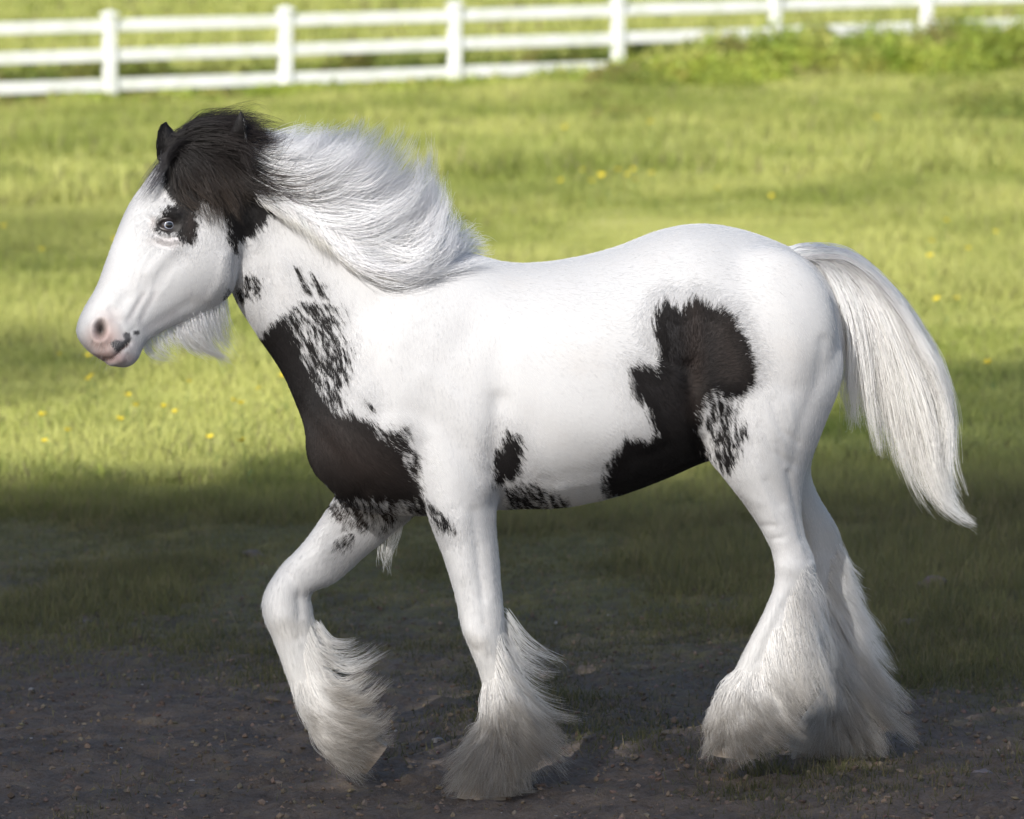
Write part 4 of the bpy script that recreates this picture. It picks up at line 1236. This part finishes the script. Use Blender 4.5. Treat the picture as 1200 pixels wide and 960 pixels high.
def root_hair(regions, guides, count, M=14, seed=0, clump=0.6, ncl=170, frizz=0.010, bulge=0.012, lmin=0.40, back=0.35, k=30.0):
    """roots on the horse's skin inside pixel polygons; paths follow the nearest guides (px polylines)"""
    r = np.random.default_rng(seed)
    gr = []
    for gl in guides:
        q = catmull(np.asarray(gl, float), 50)
        s = np.concatenate([[0], np.cumsum(np.linalg.norm(np.diff(q, axis=0), axis=1))]); s /= s[-1]
        tt = np.linspace(0, 1, M)
        gr.append(np.stack([np.interp(tt, s, q[:, 0]), np.interp(tt, s, q[:, 1])], 1))
    GR = np.stack(gr)                     # g,M,2
    D = GR - GR[:, :1]
    roots, nr = [], []
    areas = []
    for reg in regions:
        poly, wgt = reg[0], reg[1]
        lo = np.min(poly, 0); hi = np.max(poly, 0)
        need = int(count * wgt); got = 0; tries = 0
        while got < need and tries < need * 12:
            pts = r.uniform(lo, hi, (need, 2)); pts = pts[inside(poly, pts)]
            for a in pts:
                tries += 1
                b = r.random() < back
                p, n = cast(a[0], a[1], b)
                if p is None: continue
                if len(reg) > 2 and abs(p[1] - float(yoff(a[0])) - reg[2]) > 0.10: continue
                roots.append(p); nr.append(n); got += 1
                if got >= need: break
            tries += need
    R = np.array(roots); N = np.array(nr); n = len(R)
    rp = proj(R)
    d2 = ((rp[:, None] - GR[None, :, 0]) ** 2).sum(-1)
    top_ = rp[:, 1].min()
    keep_ = r.random(n) < np.clip((rp[:, 1] - top_) / 60, 0.18, 1)
    R = R[keep_]; N = N[keep_]; rp = rp[keep_]; d2 = d2[keep_]; n = len(R)
    # clumps share their weights
    cl = r.integers(0, n, ncl)
    ci = np.argmin(((R[:, None] - R[cl][None]) ** 2).sum(-1), 1)
    W = 1 / (d2 + k) ** 2 * (1 + 0.0 * d2)
    Wc = W[cl] * r.gamma(3, 1 / 3., (ncl, len(GR)))
    W = W / W.sum(1)[:, None]; Wc = Wc / Wc.sum(1)[:, None]
    Wm = 0.5 * W + 0.5 * Wc[ci]
    disp = np.einsum('ng,gmk->nmk', Wm, D)      # px displacements
    ln = r.uniform(lmin, 1.05, (ncl,))[ci] * r.uniform(0.85, 1.05, n)
    ramp = np.clip((rp[:, 1] - rp[:, 1].min()) / 45, 0.12, 1) ** 0.8
    ln = ln * ramp
    bulge = bulge * ramp[:, None]
    t = np.linspace(0, 1, M)
    disp = disp * ln[:, None, None]
    s = (R[:, 1] - CAM_Y)[:, None] / FPX
    pts = np.repeat(R[:, None, :], M, 1).copy()
    pts[..., 0] += disp[..., 0] * s; pts[..., 2] -= disp[..., 1] * s
    pts += N[:, None, :] * (bulge * ((1 - np.exp(-4 * t)) * (1 + 1.2 * t))[None, :])[:, :, None]
    # clumping towards the clump leader
    lead = pts[cl][ci]
    kk = (clump * t ** 1.2)[None, :, None]
    off = (R - R[cl][ci])[:, None, :]
    pts = pts * (1 - kk) + (lead + off * 0.35) * kk
    ph = r.uniform(0, 6.28, (n, 3)); am = r.normal(0, 1, (n, 3)); fr = r.uniform(2, 6, (n, 1))
    for a in range(3): pts[..., a] += frizz * t[None] * am[:, a][:, None] * np.sin(ph[:, a][:, None] + fr * t[None])
    gz = ground_z(pts[..., 0], pts[..., 1]) + 0.004
    pts[..., 2] = np.maximum(pts[..., 2], gz + 0.006 * r.random((n, 1)))
    return pts, r

FE_ROOT = (0.74, 0.73, 0.72); FE_TIP = (0.25, 0.222, 0.19)

def dirty_tips(al, r, y0=770):
    tp = proj(al[:, -1, :])
    k = (np.clip((tp[:, 1] - y0) / 85, 0, 1) * r.uniform(0.6, 1.1, len(al)))[:, None]
    c = np.asarray(FE_ROOT) * (1 - k) + np.asarray(FE_TIP) * k
    return np.clip(c * (1 + r.normal(0, 0.12, (len(al), 1))), 0.02, 0.9)

def dirty_roots(al, r):
    rp_ = proj(al[:, 0, :])
    k = (np.clip((rp_[:, 1] - 785) / 90, 0, 0.75) * r.uniform(0.4, 1.1, len(al)))[:, None]
    c = np.asarray(FE_ROOT) * (1 - k) + np.asarray(FE_TIP) * k
    return np.clip(c * (1 + r.normal(0, 0.06, (len(al), 1))), 0.02, 0.9)

def build_feathers():
    # near fore
    guides = [[(566, 856), (552, 884), (528, 910)], [(568, 868), (552, 900), (535, 932)], [(578, 866), (570, 900), (562, 936)], [(590, 866), (592, 900), (595, 937)], [(604, 862), (618, 898), (632, 935)],
              [(604, 845), (634, 884), (660, 918)], [(600, 828), (636, 864), (676, 896)], [(596, 806), (630, 848), (668, 885)], [(592, 785), (612, 826), (646, 868)], [(575, 800), (582, 850), (590, 905)], [(586, 790), (600, 840), (622, 895)],
              [(592, 735), (604, 765), (612, 805)]]
    reg = [([(560, 838), (610, 838), (606, 905), (552, 900)], 0.45, -0.155), ([(582, 745), (596, 735), (598, 780), (606, 850), (575, 850)], 0.40, -0.155), ([(566, 800), (585, 790), (590, 850), (566, 850)], 0.15, -0.155)]
    p, r = root_hair(reg, guides, 7500, seed=41, bulge=0.018)
    w = [[(593, 716), (612, 740), (640, 762), (662, 776)], [(593, 735), (606, 762), (634, 776), (655, 784)], [(595, 750), (608, 778), (628, 792), (645, 800)], [(598, 785), (628, 820), (655, 836), (690, 840)], [(602, 800), (640, 838), (665, 846), (685, 852)]]
    G = [guide3(a, 24, -0.14, -0.15) for a in w]
    q, _, r2 = sheet_hair(G, 420, 40, 14, thick=0.010, su=0.45, conv=0.5, frizz=0.008, lmin=0.6, root_jit=0.005, seed=42)
    al = np.concatenate([p, q])
    make_curves('feather', al, taper(len(al), 14, 0.00042, 0.2, r), dirty_roots(al, r), dirty_tips(al, r), HAIR, HORSE)['label'] = 'long white hair spreading over the planted near fore hoof'
    # far fore, raised
    guides = [[(375, 745), (384, 770), (400, 796), (428, 806)], [(378, 765), (394, 798), (422, 802), (454, 762)], [(382, 785), (402, 820), (432, 826), (464, 790)], [(390, 800), (410, 836), (440, 846), (465, 818)], [(400, 815), (420, 848), (444, 858), (464, 840)],
              [(412, 835), (430, 860), (444, 868), (458, 862)], [(420, 850), (434, 872), (444, 878), (452, 876)], [(370, 850), (392, 878), (412, 892), (430, 897)], [(355, 830), (374, 862), (398, 884), (426, 892)], [(345, 800), (356, 832), (378, 860), (410, 878)], [(360, 790), (372, 826), (396, 856), (432, 870)],
              [(400, 862), (418, 884), (434, 896)], [(367, 765), (378, 806), (402, 842), (442, 856)], [(380, 815), (396, 846), (420, 866), (446, 868)]]
    reg = [([(340, 800), (385, 790), (432, 850), (400, 890), (360, 850)], 0.6, 0.115), ([(355, 765), (366, 715), (372, 735), (382, 790), (360, 800)], 0.4, 0.115)]
    p, r = root_hair(reg, guides, 5200, seed=43, bulge=0.011)
    w = [[(372, 730), (388, 748), (408, 752), (432, 744)], [(376, 745), (390, 758), (412, 757), (425, 750)], [(378, 760), (400, 775), (425, 772), (452, 754)], [(380, 770), (405, 786), (432, 782), (458, 768)]]
    G = [guide3(a, 24, 0.10, 0.10) for a in w]
    q, _, r2 = sheet_hair(G, 300, 30, 14, thick=0.010, su=0.4, conv=0.5, frizz=0.006, lmin=0.6, root_jit=0.004, seed=44)
    w = [[(445, 640), (444, 655), (448, 668), (455, 676)], [(470, 610), (466, 630), (458, 650), (452, 672)]]
    G = [guide3(a, 24, 0.10, 0.10) for a in w]
    q2, _, r3 = sheet_hair(G, 90, 12, 14, thick=0.010, su=0.4, conv=0.4, frizz=0.006, lmin=0.5, root_jit=0.006, seed=45)
    al = np.concatenate([p, q, q2])
    make_curves('feather', al, taper(len(al), 14, 0.00042, 0.2, r), dirty_roots(al, r), dirty_tips(al, r, 725), HAIR, HORSE)['label'] = 'white hair blown back from the raised far fore leg'
    # near hind
    guides = [[(848, 812), (840, 836), (842, 862), (850, 884)], [(862, 790), (850, 820), (846, 850), (856, 882)], [(880, 820), (876, 845), (878, 868), (890, 886)], [(890, 830), (900, 850), (915, 868), (938, 876)], [(900, 800), (915, 830), (930, 850), (945, 862)],
              [(915, 768), (930, 800), (942, 826), (952, 846)], [(935, 730), (948, 762), (958, 790), (964, 815)], [(950, 695), (960, 725), (966, 750), (968, 775)], [(905, 745), (910, 780), (918, 815), (936, 845)], [(885, 780), (886, 812), (896, 842), (915, 866)], [(925, 715), (932, 750), (940, 785), (950, 815)], [(850, 850), (846, 868), (848, 886)], [(870, 850), (872, 870), (880, 888)]]
    reg = [([(840, 810), (895, 825), (888, 866), (842, 864)], 0.38, -0.15), ([(862, 782), (905, 790), (895, 830), (848, 812)], 0.22, -0.15), ([(905, 735), (938, 728), (915, 790), (885, 800)], 0.22, -0.15), ([(922, 700), (946, 655), (956, 675), (946, 730), (915, 740)], 0.18, -0.15)]
    p, r = root_hair(reg, guides, 8500, seed=46, bulge=0.020)
    make_curves('feather', p, taper(len(p), 14, 0.00042, 0.2, r), dirty_roots(p, r), dirty_tips(p, r), HAIR, HORSE)['label'] = 'long white hair hiding the lifted near hind hoof'
    # far hind
    guides = [[(960, 815), (950, 846), (945, 870), (940, 890)], [(955, 840), (944, 866), (936, 890)], [(975, 850), (968, 872), (966, 894)], [(990, 850), (996, 874), (1004, 896)], [(1004, 835), (1022, 862), (1036, 894)], [(1004, 815), (1034, 848), (1070, 884)],
              [(998, 780), (1032, 822), (1078, 862)], [(994, 740), (1026, 785), (1070, 836)], [(990, 705), (1018, 745), (1052, 800)], [(986, 680), (1004, 715), (1028, 765)], [(975, 790), (986, 830), (1000, 870)], [(970, 730), (984, 780), (1004, 825)], [(985, 760), (1004, 800), (1036, 850)]]
    reg = [([(952, 812), (1006, 815), (1000, 872), (940, 868)], 0.38, 0.15), ([(975, 725), (993, 725), (1006, 815), (968, 815)], 0.32, 0.15), ([(972, 655), (988, 635), (992, 725), (966, 725)], 0.30, 0.15)]
    p, r = root_hair(reg, guides, 8500, seed=47, bulge=0.018)
    w = [[(984, 640), (995, 660), (1004, 668), (1015, 676)], [(982, 652), (992, 672), (1000, 690), (1010, 700)], [(975, 665), (980, 685), (990, 700), (998, 712)], [(986, 670), (1000, 695), (1012, 712), (1022, 725)]]
    G = [guide3(a, 24, 0.12, 0.10) for a in w]
    q, _, r2 = sheet_hair(G, 500, 40, 14, thick=0.016, su=0.45, conv=0.5, frizz=0.005, lmin=0.5, root_jit=0.006, seed=48)
    al = np.concatenate([p, q])
    make_curves('feather', al, taper(len(al), 14, 0.00042, 0.2, r), dirty_roots(al, r), dirty_tips(al, r), HAIR, HORSE)['label'] = 'long white hair trailing behind the far hind hoof'

def build_beard():
    g = [([(168, 392), (172, 408), (182, 420), (200, 428)], -.11), ([(180, 390), (186, 404), (196, 416), (206, 424)], -.11), ([(198, 382), (203, 396), (212, 406), (222, 412)], -.10), ([(208, 376), (216, 396), (230, 410), (248, 420)], -.10), ([(216, 370), (226, 394), (244, 412), (268, 423)], -.10),
         ([(226, 364), (234, 390), (248, 410), (272, 425)], -.10), ([(238, 358), (246, 384), (256, 404), (276, 420)], -.09), ([(250, 350), (254, 374), (262, 396), (276, 408)], -.08), ([(260, 340), (264, 366), (272, 392), (284, 412)], -.07)]
    G = [guide3(a, 24, y + 0.02, y) for a, y in g]
    p, _, r = sheet_hair(G, 1100, 60, 14, thick=0.020, su=0.8, conv=0.75, frizz=0.013, lmin=0.30, root_jit=0.006, seed=51)
    q, _, r2 = sheet_hair(G, 800, 34, 14, thick=0.020, su=0.5, conv=0.75, frizz=0.012, lmin=0.5, root_jit=0.006, seed=52, umin=0.42, umax=0.85)
    al = np.concatenate([p, q]); n = len(al)
    make_curves('beard', al, taper(n, 14, 0.0004, 0.2, r), vary(WH, n, r), vary((0.70, 0.69, 0.66), n, r), HAIR, HORSE)

def build_whiskers():
    r = np.random.default_rng(71)
    pts = []
    for px, py in [(118 + r.uniform(-20, 34), 408 + r.uniform(-12, 20)) for _ in range(90)] + [(190 + r.uniform(-14, 14), 276 + r.uniform(-3, 6)) for _ in range(14)]:
        p, n = cast(px, py)
        if p is None: continue
        L = r.uniform(0.010, 0.032); t = np.linspace(0, 1, 6)[:, None]
        d = n + r.normal(0, 0.35, 3) + np.array([-0.2, 0, -0.5])
        pts.append(p + d / np.linalg.norm(d) * L * t + np.array([0, 0, -0.25]) * L * t * t)
    pts = np.array(pts); n = len(pts)
    make_curves('whisker', pts, taper(n, 6, 0.00022, 0.3, r), vary((0.45, 0.42, 0.40), n, r, 0.3), vary((0.6, 0.58, 0.55), n, r, 0.2), HAIR, HORSE)
    # lashes of the near eye
    ls = []
    for k in range(26):
        f = k / 25
        p, n = cast(186 + 22 * f, 258 - 3.0 * math.sin(math.pi * f))
        if p is None: continue
        t = np.linspace(0, 1, 6)[:, None]; L = 0.012 + 0.006 * math.sin(math.pi * f)
        d = n * 0.8 + np.array([(f - 0.5) * 0.8, 0, -0.35]) + r.normal(0, 0.08, 3)
        ls.append(p + n * 0.004 + d * L * t + np.array([0, 0, 0.5]) * L * t * t)
    ls = np.array(ls)
    make_curves('eyelash', ls, taper(len(ls), 6, 0.00028, 0.3, r), vary((0.02, 0.018, 0.018), len(ls), r), vary((0.03, 0.025, 0.025), len(ls), r), HAIR, HORSE)

def build_fur():
    r = np.random.default_rng(61)
    a, b, c_, d = [co[BF[:, k]] for k in range(4)]
    area = 0.5 * np.linalg.norm(np.cross(c_ - a, d - b), axis=1)
    fnn = (nrm[BF[:, 0]] + nrm[BF[:, 2]]) / 2
    fm = pf[BF[:, 0]]
    dens = np.where(fm < 16, 1.2 + 15 * np.clip((fm + 34) / 28, 0, 1) ** 2, 5.0)
    dens = np.where(PP[BF[:, 0], 1] > 600, np.maximum(dens, 1.6), dens)
    w = area * dens * np.where(fnn[:, 1] < 0.35, 1.0, 0.12)
    w /= w.sum()
    N = 420000
    fi = r.choice(len(BF), N, p=w)
    u = r.random((N, 1)); v = r.random((N, 1))
    p = (a[fi] * (1 - u) + b[fi] * u) * (1 - v) + (d[fi] * (1 - u) + c_[fi] * u) * v
    n = nrm[BF[fi, 0]]
    pp = proj(p)
    # no fur on the muzzle skin, in the eye
    keep = (((pp[:, 0] - 197) / 16) ** 2 + ((pp[:, 1] - 264) / 9) ** 2 > 1)
    skin = np.exp(-(((pp[:, 0] - 122) / 30) ** 2 + ((pp[:, 1] - 402) / 26) ** 2))
    keep &= r.random(N) > skin * 1.6
    p, n, pp = p[keep], n[keep], pp[keep]
    N = len(p)
    f2 = flow_dir(pp)
    dirv = np.stack([f2[:, 0], np.zeros(N), -f2[:, 1]], 1)
    dirv -= n * (dirv * n).sum(1)[:, None]
    dirv /= np.maximum(np.linalg.norm(dirv, axis=1), 1e-6)[:, None]
    head = (pp[:, 0] < 300) & (pp[:, 1] < 440)
    L = np.where(head, 0.007, 0.011) * r.uniform(0.6, 1.3, N)
    L = L * (1 + 0.5 * np.clip((pp[:, 1] - 600) / 150, 0, 1))
    jit = r.normal(0, 0.07, (N, 3))
    t = np.array([0, 0.5, 1.0])
    lift = 0.10
    pts = p[:, None] + (dirv + jit)[:, None] * (L[:, None] * t)[..., None] + n[:, None] * ((L * lift)[:, None] * np.array([0, 0.8, 1.0]))[..., None]
    f, am = patch_field(pp)
    fl = f + am * strand_noise(pp) + r.normal(0, 1, N) * (1.8 + 0.15 * am)
    dark = fl > 0
    cw = coat_tint(pp, (n[:, 1] < 0.25).astype(float)) * 1.06
    cd = dark_tint(pp)
    col = np.where(dark[:, None], cd * (1 + r.normal(0, .25, (N, 1))), cw * (1 + r.normal(0, .01, (N, 1))))
    col = np.clip(col, 0.004, 0.9)
    tip = np.where(dark[:, None], np.clip(col * 1.5, 0, 1), col)
    rad = np.array([1.0, 0.8, 0.25]) * (0.00015 + 0.00009 * np.clip((f + 30) / 24, 0, 1))[:, None]
    make_curves('coat_hair', pts, rad, col, tip, FUR, HORSE, 'stuff')

build_fur()
build_whiskers()
build_mane()
build_forelock()
build_tail()
build_beard()
build_feathers()

# ------------------------------------------------------------------ unseen trees added for shade, crowns gapped to keep the horse sunlit
def build_shade():
    hairy = [[(300, 165), (400, 185), (470, 220), (500, 290), (440, 300)], [(940, 285), (1000, 295), (1070, 370), (1125, 470), (1150, 610), (1060, 580), (1000, 490), (985, 380)],
             [(585, 740), (625, 780), (660, 850), (650, 880), (540, 880), (560, 820)], [(370, 750), (435, 780), (440, 850), (400, 880), (355, 850)], [(910, 690), (965, 760), (960, 860), (845, 870), (845, 800)], [(960, 680), (1000, 690), (1045, 830), (1040, 870), (950, 870)]]
    off3 = []
    u_ = np.cross(SUNDIR, [0, 0, 1.0]); u_ /= np.linalg.norm(u_); v_ = np.cross(SUNDIR, u_)
    for rr in (0.0, 0.018, 0.036):
        for a_ in range(1 if rr == 0 else 7):
            off3.append(rr * (u_ * math.cos(a_ * .9) + v_ * math.sin(a_ * .9)))
    def lights_horse(p):
        m_ = 2.0 if p[0] < -0.55 and p[2] > 0.9 else 1.0
        for o_ in off3:
            o_ = o_ * m_
            h = BVH.ray_cast(Vector((p - SUNDIR * 9 + o_).tolist()), Vector(SUNDIR.tolist()), 30)
            if h[0] is not None: return True
        return False
    # shaded pieces of ground, in picture space, turned into places on the ground
    regs = [([(-260, 588), (60, 580), (130, 566), (250, 578), (350, 565), (420, 580), (600, 575), (800, 570), (900, 520), (1000, 480), (1090, 450), (1200, 425), (1450, 400), (1450, 1040), (-260, 1040)], 80000, 13.5),
            ([(-300, 262), (60, 238), (140, 262), (175, 290), (120, 318), (0, 326), (-300, 330)], 9000, 26),
            ([(-300, 398), (60, 400), (150, 420), (170, 440), (60, 462), (-300, 475)], 7000, 22)]
    lp, ls = [], []
    for poly, n, L in regs:
        lo = np.min(poly, 0); hi = np.max(poly, 0)
        # sample the ground evenly
        gp = ground_hit(*np.array([[lo[0], hi[1]], [hi[0], hi[1]], [lo[0], lo[1]], [hi[0], lo[1]]]).T)
        x0, x1 = gp[:, 0].min(), gp[:, 0].max(); y0, y1 = gp[:, 1].min(), gp[:, 1].max()
        x = RNG.uniform(x0, x1, n * 3); y = RNG.uniform(y0, y1, n * 3)
        g = np.stack([x, y, ground_z(x, y)], 1)
        pp = proj(g)
        jx = 26 * (fbm(x * 1.6, y * 0.8, 3, 71) - 0.5); jy = 70 * (fbm(x * 1.3 + 9, y * 0.6, 3, 77) - 0.5) * np.clip((pp[:, 1] - 200) / 300, 0.2, 1)
        k = inside(poly, pp + np.stack([jx, jy], 1) + RNG.normal(0, 1, pp.shape) * np.array([10, 13]))
        g = g[k][:n]
        w = g + SUNDIR * ((0.0 - g[:, 1]) / SUNDIR[1])[:, None]
        q = proj(w)
        box = (q[:, 0] > 40) & (q[:, 0] < 1190) & (q[:, 1] > 90) & (w[:, 2] > -0.05)
        hit = np.zeros(len(g), bool)
        for hp in hairy: hit |= poly_sd(hp, q) > -3
        for i_ in np.where(box & ~hit)[0]:
            hit[i_] = lights_horse(w[i_])
        hit &= w[:, 2] > 0.02
        gp_ = pp[k][:n]
        keepers = np.zeros(len(g), bool)
        for hp in hairy[:2]: keepers |= poly_sd(hp, q) > -3
        for i_ in np.where(hit & ~keepers & (((gp_[:, 0] > 420) & (gp_[:, 0] < 900) & (gp_[:, 1] > 765) & (gp_[:, 1] < 900)) | ((gp_[:, 0] > 1040) & (gp_[:, 1] > 770))))[0]:
            if BVH.ray_cast(Vector((w[i_] - SUNDIR * 9).tolist()), Vector(SUNDIR.tolist()), 30)[0] is None and (w[i_, 2] > 0.45 or gp_[i_, 0] > 1040): hit[i_] = False
        g = g[~hit]
        Ls = L + RNG.uniform(-1.6, 1.6, len(g))
        lp.append(g - SUNDIR * Ls[:, None]); ls.append(RNG.uniform(0.03, 0.065, len(g)))
    m = leaf_material('tree_leaf', trans=0.2)
    bark = NT('bark'); pos = bark.n('ShaderNodeNewGeometry').outputs['Position']
    nb = bark.noise(pos, 14, 5); mb = bark.finish(bark.principled(bark.mix(nb, (0.06, 0.045, 0.035), (0.15, 0.12, 0.09)), 0.9, bark.bump(nb, 0.8, 0.02)).outputs[0])
    labels = ['broad leafy tree behind the camera that shades the bare soil', 'tall tree left of the meadow that shades a strip by the horse head', 'tree left of the meadow that shades the grass below the muzzle']
    for k, (c, s) in enumerate(zip(lp, ls)):
        cen = c.mean(0)
        gz0 = float(ground_z(cen[0], cen[1]))
        tr = link('shade_tree', None, loc=(0, 0, 0))
        tag(tr, labels[k], 'tree')
        cols = np.array([0.07, 0.10, 0.03]) * RNG.uniform(0.6, 1.3, (len(c), 1))
        leaves('crown', c, s, cols, m, tr, 0.1)
        # trunk and limbs
        V, F = [], []
        def limb(a, b, r0, r1, seg=6):
            a = np.array(a, float); b = np.array(b, float)
            ax = (b - a) / np.linalg.norm(b - a); u = np.cross(ax, [0.3, 0.9, 0.1]); u /= np.linalg.norm(u); w = np.cross(ax, u)
            off = len(V); rows = 6
            for i in range(rows):
                f = i / (rows - 1); cc = a + (b - a) * f + u * 0.08 * math.sin(f * 5) * (r0 > 0.1)
                rr = r0 + (r1 - r0) * f
                for j in range(10): V.append(cc + rr * (u * math.cos(j * .628) + w * math.sin(j * .628)))
            for i in range(rows - 1):
                for j in range(10): F.append([off + i * 10 + j, off + i * 10 + (j + 1) % 10, off + (i + 1) * 10 + (j + 1) % 10, off + (i + 1) * 10 + j])
        base = np.array([cen[0] - 1.5, cen[1] - 1.5, gz0 - 0.2]) - np.array([SUNDIR[0], SUNDIR[1], 0]) * 2.0
        fork = np.array([base[0], base[1], cen[2] - 1.5])
        limb(base, fork, 0.28, 0.17)
        for _ in range(9):
            tgt = c[RNG.integers(len(c))] - SUNDIR * 1.0
            limb(fork, tgt, 0.07, 0.02)
        link('trunk', np_mesh('trunk', np.array(V), F, mb), tr)

build_shade()
